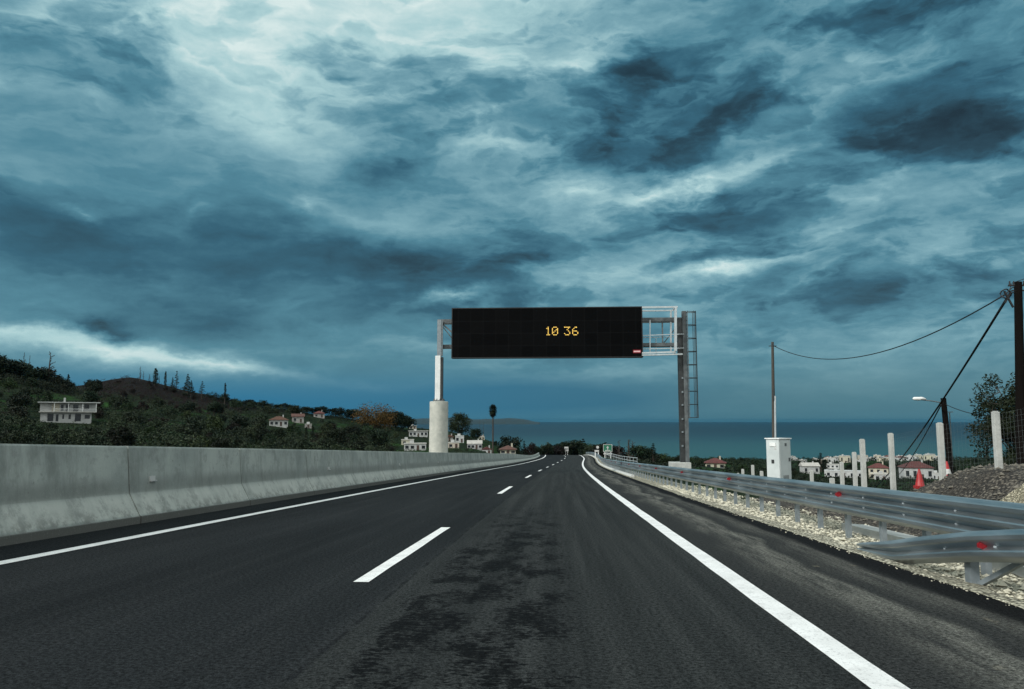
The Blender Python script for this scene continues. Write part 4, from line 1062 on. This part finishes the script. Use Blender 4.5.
e = cypress(83, 10, 1.3, 700, .16, bare=.42); put(e, 225.4, 415, 1, 'lone slim cypress with a bare stem on the hill shoulder', 'tree', top=383, H=10)
place('cyp', 307.5, 210, 427, label='left one of two dark cypresses below the hillside cottage', wf=1.)
place('cyp', 314.2, 212, 426, label='right one of two dark cypresses below the hillside cottage', wf=1.)
e = broad(33, 7, 13, 7000, .17, 'leaf_orange', .1, .8, 34); put(e, 375, 395, 1, 'wide orange and yellow leaved tree on the ridge above the village', 'tree', top=405.5, H=7)
e = broad(34, 8, 8, 4500, .2, 'leaf_green', .12, .9, 30); put(e, 460.5, 400, 1, 'large round tree right of the concrete pedestal', 'tree', top=413, H=8)
e = palm(17); put(e, 493, 240, 1, 'very tall fan palm rising above the white village houses', 'palm', top=403.5, H=17)
e.scale = (1, 1, e.scale[2])
place('bare', 480, 430, 419, label='thin bare stem left of the palm, nearer the round tree', i=1, wf=.25)
place('bare', 483.5, 430, 421, label='thin bare stem just left of the palm', i=1, wf=.25)
place('dark', 509.5, 300, 434.5, label='dark rounded tree just right of the palm', i=0, wf=.95)
place('dark', 476, 390, 428.5, label='dark tree behind the white gabled house left of the palm', i=1, wf=1.2)
place('con', 524, 300, 441, label='small pointed conifer right of the village', i=0, wf=.9)
place('con', 817.5, 420, 453, label='broad dark pointed pine right of the cabinet', i=0, wf=1.6)
place('con', 967.5, 330, 459.5, label='small dark conifer seen through the mesh fence', i=0, wf=1.)
place('dark', 639, 190, 445.5, label='largest dark bushy tree beyond the railing', i=1, wf=1.5)
place('con', 652, 185, 443.5, label='dark ragged tree just right of the largest bushy tree beyond the railing', i=0, wf=1.3)
place('bare', 618, 200, 440.5, label='bare grey tree right of the green sign', i=0, wf=1.1)
place('bare', 628, 205, 439.5, label='spreading bare grey tree between the green sign and the bushy tree', i=1, wf=1.9)
place('bare', 632, 207, 441.5, label='third bare tree, against the bushy tree', i=0, wf=1.3)
place('dark', 605, 195, 442.5, label='dark tree directly behind the green sign', i=2, wf=1.3)
place('con', 582.5, 300, 438.8, label='taller dark tree left of the small white sign', i=0, wf=1.4)
for k, (px, r, top, kd, w_) in enumerate(((531,240,443,'brown',.7),(536,250,446,'dark',1.),(546,255,442.5,'dark',1.),(551,262,444,'brown',1.2),(557,262,446,'brown',1.3),(562,270,441.5,'dark',1.2),(568,275,441,'dark',1.3),(574,275,440,'dark',1.2),(580,280,443,'green',1.4),(589,270,443.5,'dark',1.3),(595,265,444.5,'dark',1.4),(601,240,444,'brown',1.3),(613,230,444,'dark',1.2),(620,225,446,'brown',1.4),(646,200,450,'dark',1.5),(660,210,453,'green',1.5))):
    place(kd, px, r, top, label={'dark':'dark','brown':'brownish','green':'mid green'}[kd]+' tree standing in the row behind the crest of the road', group='row of trees behind the road crest, '+kd, i=k % len(PR[kd]), wf=w_)
# near tree at the right edge
def neartree():
    rr = random.Random(77); e = thing('roadside_tree', 'dark loose leaved tree behind the last concrete post at the right edge', 'tree', (0,0,0))
    b0 = at(1040, 470, 29); e.location = (b0.x, 29, -2.2); mb = MB(); tk = MB(); tips = []
    tk.tube([(0,0,-.5),(.1,0,1.2),(.0,.1,2.6)], [.16,.13,.1], 8)
    for k in range(60):
        px, py = rr.uniform(984, 1100), rr.uniform(388, 466)
        if px < 1000 and py < 400: py += 14
        if px < 992: py = rr.uniform(412, 440)
        c = at(px, py, 29+rr.uniform(-1.2,1.2))-e.location; tips.append(c)
        for j in range(6):
            q = c+Vector((rr.gauss(0,.28), rr.gauss(0,.28), rr.gauss(0,.25))); leafquads(mb, rr, q, 90, .3, .05, .9)
            tk.tube([c, q], [.012,.005], 4, cap=False)
        tk.tube([(0,0,1.0+rr.random()*1.5), c*.5+Vector((0,0,.5)), c], [.05,.03,.012], 5, cap=False)
    mb.build('crown', M['leaf_dark'], e); tk.build('trunk', M['bark'], e)
neartree()
# ridge line trees
for px, top, r, i in ((4,357,400,0),(14,359.5,405,1),(23,363,410,2),(34,368,400,0),(43,367,402,1),(56,374.5,398,2),(62,377,396,0),(-12,352,400,1)):
    place('dark', px, r, top, label='round dark pine on the left end of the ridge skyline', group='round pines on the left ridge', i=i, wf=1.3)
for px, top, i in ((243,401,0),(250,399.5,1),(257,401.5,2),(266,403,0),(278,404.5,1),(286,403,2),(293,405,0),(307,406.5,1),(321,406,2),(337,407,0),(353,409,1),(232,399,2),(212,396,1),(220,398,0)):
    place('dark', px, 440, top, label='round dark tree on the skyline between the lone cypress and the orange tree', group='round trees along the descending skyline', i=i, wf=2.0)
for k, (px, top) in enumerate(((391,410),(397,411.5),(403,413.5),(409,416),(386,412))):
    place('dark', px, 430, top, label='dark tree on the slope between the orange tree and the village', group='trees above the village', i=k%3, wf=1.2)
# hillside grove
rr = random.Random(5); cnt = 0; tries = 0
def zone(px, r):
    if px < 110: 
        return ('tree on the slope around the white villa', 'trees around the villa') if r > 215 else ('tree low on the slope between the villa and the barrier', 'trees below the villa')
    if px < 235: return ('tree on the flank of the burnt hill', 'trees on the burnt hill flank') if r > 260 else ('tree low on the slope below the burnt hill', 'trees below the burnt hill')
    return ('tree on the slope around the hillside cottage', 'trees around the hillside cottage') if r > 260 else ('tree low on the slope below the hillside cottage', 'trees below the hillside cottage')
spots = []
while cnt < 225 and tries < 9000:
    tries += 1
    px = rr.uniform(-40, 402); r = rr.uniform(118, 432) if rr.random() < .62 else rr.uniform(118, 240)
    u = rr.random()
    if 100 < px < 215 and r > 330: kind = 'brown'
    elif u < .42: kind = 'olive'
    elif u < .72: kind = 'dark'
    elif u < .88: kind = 'green'
    else: kind = 'brown'
    i = rr.randrange(len(PR[kind])); H = PR[kind][i][1]; s = rr.uniform(.65, 1.2)*(.62 if r < 200 else 1)
    if kind == 'brown' and r > 330: s *= .6
    if blocked(px, r, H*s, 6*s): continue
    az = math.atan((px-512)/F)-YAW; x, y = r*math.sin(az), r*math.cos(az)
    if any((x-a)**2+(y-b_)**2 < (2.6+s)**2 for a, b_ in spots): continue
    if x > rc(min(y, 330))-16: continue
    if rr.random() < .5 and mnoise.noise(Vector((x*.03, y*.03, 9))) > .12: continue   # clearings
    spots.append((x, y)); cnt += 1; z_, g_ = zone(px, r)
    word = {'olive': 'grey green olive ', 'dark': 'dark evergreen ', 'green': 'mid green leafy ', 'brown': 'brownish scrubby '}[kind]
    place(kind, px, r, None, s, word+z_, g_+', '+kind, i)
# village, far verge and seaside belt trees
def scatter(n, p0, p1, r0, r1, kinds, s0, s1, label, group, check=True):
    k = 0; tr = 0
    while k < n and tr < n*30:
        tr += 1; px, r = rr.uniform(p0, p1), rr.uniform(r0, r1); kind = rr.choice(kinds); i = rr.randrange(len(PR[kind])); s = rr.uniform(s0, s1)
        if check and blocked(px, r, PR[kind][i][1]*s, 5*s): continue
        az = math.atan((px-512)/F)-YAW; x, y = r*math.sin(az), r*math.cos(az)
        if -11 < x-rc(min(y, 330)) < 9 and y < 330: continue
        k += 1; place(kind, px, r, None, s, {'olive':'grey green ','dark':'dark ','green':'mid green ','brown':'brown '}[kind]+label, group+', '+kind, i)
scatter(22, 396, 518, 215, 440, ['dark','olive','green','brown'], .35, .65, 'tree among the white village houses', 'trees in the village')
scatter(16, 512, 606, 250, 420, ['dark','brown','green','dark'], .5, .95, 'tree behind the far end of the road', 'trees behind the road crest', False)
scatter(18, 600, 700, 230, 620, ['dark','green','brown'], .5, .85, 'tree beyond the railing and the gantry mast', 'trees beyond the railing')
scatter(28, 690, 830, 240, 700, ['dark','green','olive','dark'], .5, .9, 'tree in the belt behind the cabinet', 'tree belt behind the cabinet')
scatter(26, 790, 1010, 240, 620, ['dark','green','olive'], .5, .9, 'tree among the houses below the road', 'trees among the right hand houses')
# woods that read as one mass
def mass(name, label, N, p0, p1, r0, r1, pw, s0, s1, mat, seed, leaf=.3, q=34, cond=None):
    mb = MB(); rr = random.Random(seed)
    for _ in range(N):
        px = rr.uniform(p0, p1); r = r0+(r1-r0)*rr.random()**pw
        az = math.atan((px-512)/F)-YAW; x, y = r*math.sin(az), r*math.cos(az); u = x-rc(min(y, 330))
        sz = rr.uniform(s0, s1)
        if (y < 345 and -15 < u < 13) or blocked(px, r, sz*2, sz*2): continue
        if cond and not cond(px, r, x, y, rr): continue
        z = terrain(x, y)
        for k in range(4): leafquads(mb, rr, (x+rr.gauss(0, sz*.4), y+rr.gauss(0, sz*.4), z+sz*rr.uniform(.4,1.2)), q, sz*rr.uniform(.35,.6), leaf*sz*.27, .85)
    return tag(mb.build(name, M[mat]), label, 'woodland', kind='stuff')
hc = lambda px, r, x, y, rr: not (95 < px < 225 and r > 330 and rr.random() < .85) and not (mnoise.noise(Vector((x*.03, y*.03, 9))) > .16 and rr.random() < .8)
mass('hillside_woodland', 'dark mass of olive and evergreen woodland covering the left hillside', 1150, -60, 400, 115, 430, 1, 1.3, 2.8, 'leaf_olive', 31, cond=hc)
mass('hillside_thicket', 'darker thicket filling the gaps of the wooded left hillside', 850, -60, 470, 115, 440, 1, 1.2, 2.4, 'leaf_dark', 32, cond=hc)
mass('burnt_scrub', 'charred brown scrub on the burnt hilltop', 900, 92, 245, 335, 450, 1, .6, 1.2, 'leaf_brown', 33)
mass('village_thicket', 'dark shrubs and small trees filling the gaps between the white village houses', 420, 396, 520, 215, 450, 1, .7, 1.5, 'leaf_dark', 38)
mass('ridge_woodland', 'continuous dark wood along the skyline of the left ridge', 260, -40, 78, 375, 425, 1, 2.0, 3.2, 'leaf_dark', 36)
mass('shoulder_woodland', 'continuous dark wood along the descending skyline right of the lone cypress', 330, 205, 425, 425, 452, 1, 1.4, 2.3, 'leaf_dark', 37)
mass('garden_shrubs', 'dark garden shrubs in front of the houses below the road', 260, 785, 940, 225, 300, 1, .7, 1.4, 'leaf_dark', 39)
mass('coastal_woodland', 'dark belt of woodland between the road and the sea', 1100, 600, 1060, 230, 1250, 1, 1.4, 3.0, 'leaf_dark', 34, leaf=.5, q=24)
mass('crest_woodland', 'dark wood behind the crest of the road', 160, 500, 640, 330, 600, 1, 1.4, 3.0, 'leaf_brown', 35)
# undergrowth
mb = MB(); rr = random.Random(8)
for _ in range(2600):
    px = rr.uniform(-60, 515); r = 105+330*rr.random()
    az = math.atan((px-512)/F)-YAW; x, y = r*math.sin(az), r*math.cos(az)
    if x > rc(min(y, 330))-14 or blocked(px, r, 1.2, 1.5): continue
    if mnoise.noise(Vector((x*.03, y*.03, 9))) > .15 and rr.random() < .75: continue
    z = terrain(x, y); leafquads(mb, rr, (x, y, z+.3), 26, rr.uniform(.6, 1.5), .2, .6)
tag(mb.build('hillside_undergrowth', M['leaf_green']), 'low scrub and undergrowth covering the left hillside', 'undergrowth', kind='stuff')
mb = MB()
for _ in range(2600):
    px = rr.uniform(515, 1060); r = 60*(16)**rr.random()
    az = math.atan((px-512)/F)-YAW; x, y = r*math.sin(az), r*math.cos(az); u = x-rc(min(y, 330))
    if (y < 330 and u < 12) or blocked(px, r, 1.2, 1.5): continue
    z = terrain(x, y); k = min(3, r/120+.4); leafquads(mb, rr, (x, y, z+.3), 22, rr.uniform(.5, 1.1)*k, .16*k, .6)
tag(mb.build('coastal_undergrowth', M['leaf_dark']), 'low dark scrub covering the ground between the road and the sea', 'undergrowth', kind='stuff')

# ------------------------------------------------------------------ world
w = bpy.data.worlds.new('World'); sc.world = w; w.use_nodes = True
t = NT(w.node_tree); bg = w.node_tree.nodes['Background']
SUN_AZ, SUN_EL = R(-125), R(36)      # azimuth from +Y towards +X
sky = t.new('ShaderNodeTexSky', sky_type='NISHITA', sun_disc=False); sky.sun_elevation = SUN_EL; sky.sun_rotation = SUN_AZ
sky.air_density = 1.2; sky.dust_density = 1
D = t.new('ShaderNodeTexCoord').outputs['Generated']
sx = t.new('ShaderNodeSeparateXYZ'); t.link(D, sx.inputs[0]); dx, dy, dz = sx.outputs
el = t.math('MULTIPLY', t.math('ARCSINE', dz), 57.2958); azn = t.math('MULTIPLY', t.math('ARCTAN2', dx, dy), 57.2958)
AE = t.new('ShaderNodeCombineXYZ'); t.link(azn, AE.inputs[0]); t.link(el, AE.inputs[1]); AE = AE.outputs[0]
den = t.math('ADD', t.math('MAXIMUM', dz, 0), .13)
PL = t.new('ShaderNodeCombineXYZ'); t.link(t.math('DIVIDE', dx, den), PL.inputs[0]); t.link(t.math('DIVIDE', dy, den), PL.inputs[1]); PL = PL.outputs[0]
# cloud deck is seen in perspective: noise on the plane of the deck
wv = t.noise(t.mapping(PL, scale=(.9,.9,1)), 1.2, 2, .45, col=True)
PLw = t.vmath('ADD', PL, t.vmath('MULTIPLY', t.vmath('SUBTRACT', wv, (.5,.5,.5)), (.22,.22,0)))
n1 = t.noise(t.mapping(PLw, rot=(0,0,R(18)), scale=(.95,1.1,1), loc=(3.1,1.7,0)), 1.1, 10, .6)
n2 = t.noise(t.mapping(PLw, rot=(0,0,R(-25)), scale=(1.8,2.4,1), loc=(7,2,0)), 1.3, 10, .62)
n3 = t.noise(t.mapping(D, scale=(1,1,2.4)), 4.5, 10, .62)
# wobble for the large cloud masses
wa = t.noise(t.mapping(AE, scale=(.055,.10,1)), 1, 5, .6, col=True)
AEw = t.vmath('ADD', AE, t.vmath('MULTIPLY', t.vmath('SUBTRACT', wa, (.5,.5,.5)), (10,5,0)))
AE1 = AEw
wb = t.noise(t.mapping(AE, scale=(.2,.42,1), loc=(5,5,0)), 1, 7, .68, col=True)
AEw = t.vmath('ADD', AEw, t.vmath('MULTIPLY', t.vmath('SUBTRACT', wb, (.5,.5,.5)), (4,2.2,0)))
n4 = t.noise(t.mapping(AE1, rot=(0,0,R(-14)), scale=(.10,.26,1)), 1, 10, .66)
def ae(px, py):
    d = ray(px, py); return (math.degrees(math.atan2(d.x, d.y)), math.degrees(math.asin(d.z)))
K = 57.2958/F
def blobs(lst, vec=AEw):
    acc = None
    for (px, py, rx_, ry_, rot, amp) in lst:
        a, e_ = ae(px, py)
        g_ = t.new('ShaderNodeTexGradient', gradient_type='QUADRATIC_SPHERE')
        t.link(t.mapping(vec, loc=(a, e_, 0), rot=(0,0,R(rot)), scale=(rx_*K, ry_*K, 1), kind='TEXTURE'), g_.inputs[0])
        acc = t.math('MULTIPLY_ADD', g_.outputs['Fac'], amp, acc if acc is not None else 0.)
    return acc
BL = [ # px, py, radius x, radius y, tilt, amount
 (260, -50, 560, 210, -8, .56), (230, 60, 300, 110, -35, .22), (470, 10, 300, 170, 20, .2), (560, 110, 190, 120, 25, .18),
 (10, 60, 260, 110, -10, .06), (60, 235, 380, 100, -4, -.2), (20, 175, 150, 22, -5, .12), (280, 255, 330, 60, -2, -.16),
 (420, 265, 300, 40, 4, -.22), (235, 320, 200, 34, 3, -.14), (110, 327, 55, 15, 0, -.30), (480, 312, 260, 36, 2, -.12),
 (110, 352, 240, 24, -5, .46), (30, 334, 160, 14, -4, .2), (230, 364, 140, 12, -6, .28), (450, 302, 75, 14, 8, .42), (380, 385, 120, 12, 0, .08),
 (395, 165, 130, 40, 15, -.20), (370, 175, 70, 26, 0, -.12), (610, 150, 190, 60, 12, -.20), (700, 60, 190, 80, 35, -.22), (640, 75, 120, 60, 35, -.12),
 (590, 190, 90, 26, 5, .30), (690, 185, 130, 22, 8, .34), (790, 150, 90, 18, 20, .16), (620, 235, 280, 44, 12, -.18), (730, 270, 110, 16, 10, .40),
 (860, 120, 260, 60, 12, -.28), (960, 110, 190, 50, 18, -.22), (880, 40, 260, 70, 20, .10), (980, 20, 160, 60, 0, -.04), (860, 195, 240, 50, 16, .13),
 (900, 250, 260, 40, 8, .04), (820, 300, 300, 34, 4, -.16), (640, 70, 150, 60, 40, -.14), (1000, 130, 130, 40, 10, -.16), (20, 20, 160, 120, -30, .05), (880, 150, 330, 190, 0, -.10), (900, 60, 200, 90, 20, -.05), (700, 130, 280, 46, 22, -.2), (650, 196, 210, 20, 14, .22), (900, 215, 260, 26, 14, .1), (960, 60, 200, 40, 22, -.12), (520, 235, 260, 30, 8, -.1), (330, 215, 240, 40, -8, .12), (470, 150, 90, 30, 10, .14), (430, 348, 120, 16, 0, .12), (600, 375, 200, 22, 0, .10), (700, 305, 120, 20, 6, .06), (880, 370, 300, 60, 0, .10),
 (280, 130, 160, 60, -25, .12), (80, 212, 44, 12, 0, .2), (190, 215, 60, 16, 30, .12), (300, 205, 40, 12, 10, .16)]
big = blobs(BL)
# the deck thins out to a clear strip above the sea
hi = t.smooth(el, 1.5, 9)
tex = t.math('ADD', t.math('MULTIPLY', t.math('SUBTRACT', n1, .5), .5), t.math('MULTIPLY', t.math('SUBTRACT', n2, .5), .35))
tex = t.math('ADD', tex, t.math('MULTIPLY', t.math('SUBTRACT', n3, .5), .4))
tex = t.math('ADD', tex, t.math('MULTIPLY', t.math('SUBTRACT', n4, .5), .42))
calm = t.math('MULTIPLY', t.smooth(azn, 2, -16), t.smooth(el, 26, 17))            # smooth stratus on the left
tex = t.math('MULTIPLY', tex, t.math('MULTIPLY_ADD', calm, -.5, 1))
def billow(sc, rot, det, loc):
    a = t.noise(t.mapping(AE1, rot=(0,0,R(rot)), scale=sc, loc=loc), 1, det, .55)
    dark = t.smooth(a, .505, .60); rim = t.math('MULTIPLY', t.smooth(a, .42, .50), t.smooth(a, .50, .56, 1, 0))
    return dark, rim
d1, r1 = billow((.052,.12,1), -18, 10, (3,8,0)); d2, r2 = billow((.13,.34,1), -10, 8, (11,2,0))
bw = t.math('MULTIPLY_ADD', calm, -.65, 1)
bl_ = t.math('ADD', t.math('ADD', t.math('MULTIPLY', d1, -.15), t.math('MULTIPLY', r1, .08)), t.math('ADD', t.math('MULTIPLY', d2, -.07), t.math('MULTIPLY', r2, .045)))
tex = t.math('ADD', tex, t.math('MULTIPLY', bl_, bw))
tex = t.math('MULTIPLY', tex, t.math('MULTIPLY_ADD', hi, .82, .18))
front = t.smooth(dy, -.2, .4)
val = t.math('ADD', t.math('ADD', t.math('MULTIPLY', big, front), tex), t.math('MULTIPLY_ADD', front, -.385, .88))
g_ = 2**(-EXPO)
def dl(r_, g2, b2):
    f = lambda c: (c/255/12.92 if c/255 <= .04045 else ((c/255+.055)/1.055)**2.4)*g_*10
    return (f(r_), f(g2), f(b2))
cloud = t.ramp(val, [(0, dl(24,44,54)), (.18, dl(36,66,80)), (.34, dl(50,96,116)), (.5, dl(80,132,150)), (.66, dl(124,168,180)), (.82, dl(170,206,210)), (1, dl(216,234,232))])
cloud = t.mix(t.math('SUBTRACT', 1, front), cloud, tuple(c*1.5 for c in dl(228,234,232)))   # unseen sky behind the viewer, made brighter and whiter to add fill light
# ramp output is clamped to [0,1]: colours above are x10, so scale instead
clear = blobs([(150, 410, 560, 62, 0, 1.6), (520, 395, 330, 50, 0, 1.0), (620, 400, 260, 40, 0, .5)], AE)
clear = t.math('MULTIPLY', t.math('MINIMUM', clear, .95), t.smooth(el, 6.2, 2.6))
lowc = t.ramp(t.smooth(el, -1, 6), [(0, (1,1,1)), (1, (1,1,1))])
CB = t.mix(t.smooth(azn, -30, 14), dl(30,112,150), dl(42,102,128))
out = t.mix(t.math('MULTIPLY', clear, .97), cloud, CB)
rlow = t.math('MULTIPLY', t.smooth(el, 5.5, 1.0), t.smooth(azn, 4, 16))
out = t.mix(t.math('MULTIPLY', rlow, .7), out, dl(66,114,130))
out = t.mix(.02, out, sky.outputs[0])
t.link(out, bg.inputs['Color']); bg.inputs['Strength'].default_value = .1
w.cycles.sampling_method = 'MANUAL'; w.cycles.sample_map_resolution = 512

# sun, softened by the overcast
sl = bpy.data.lights.new('sun', 'SUN'); sl.energy = 1.5; sl.angle = R(12); sl.color = (1, .98, .94)
so_ = bpy.data.objects.new('sun', sl); col.objects.link(so_)
sd = Vector((math.sin(SUN_AZ)*math.cos(SUN_EL), math.cos(SUN_AZ)*math.cos(SUN_EL), math.sin(SUN_EL)))
so_.rotation_euler = sd.to_track_quat('Z', 'Y').to_euler()

# haze
HAZE = 1.8e-5
if HAZE:
    mb = MB(); mb.box(-41000, 41000, -41000, 41000, SEA-10.5, 56)
    hm = bpy.data.materials.new('haze_air'); hm.use_nodes = True; nt = hm.node_tree; nt.nodes.clear()
    o_ = nt.nodes.new('ShaderNodeOutputMaterial'); v_ = nt.nodes.new('ShaderNodeVolumePrincipled')
    v_.inputs['Color'].default_value = (.035, .17, .28, 1); v_.inputs['Density'].default_value = HAZE; v_.inputs['Anisotropy'].default_value = 0
    nt.links.new(v_.outputs[0], o_.inputs['Volume'])
    hz = mb.build('haze', hm); tag(hz, kind='stuff')

# camera
cd = bpy.data.cameras.new('camera'); cam = bpy.data.objects.new('camera', cd); col.objects.link(cam)
cd.sensor_width = 36; cd.lens = F/1024*36; cd.clip_start = .05; cd.clip_end = 200000
cam.location = CAM; cam.rotation_euler = (math.pi/2+PITCH, 0, YAW); sc.camera = cam
sc.render.engine = 'CYCLES'; sc.render.resolution_x = 1024; sc.render.resolution_y = 689
sc.view_settings.view_transform = 'Standard'; sc.view_settings.look = 'None'; sc.view_settings.exposure = EXPO; sc.view_settings.gamma = 1
sc.cycles.volume_bounces = 0
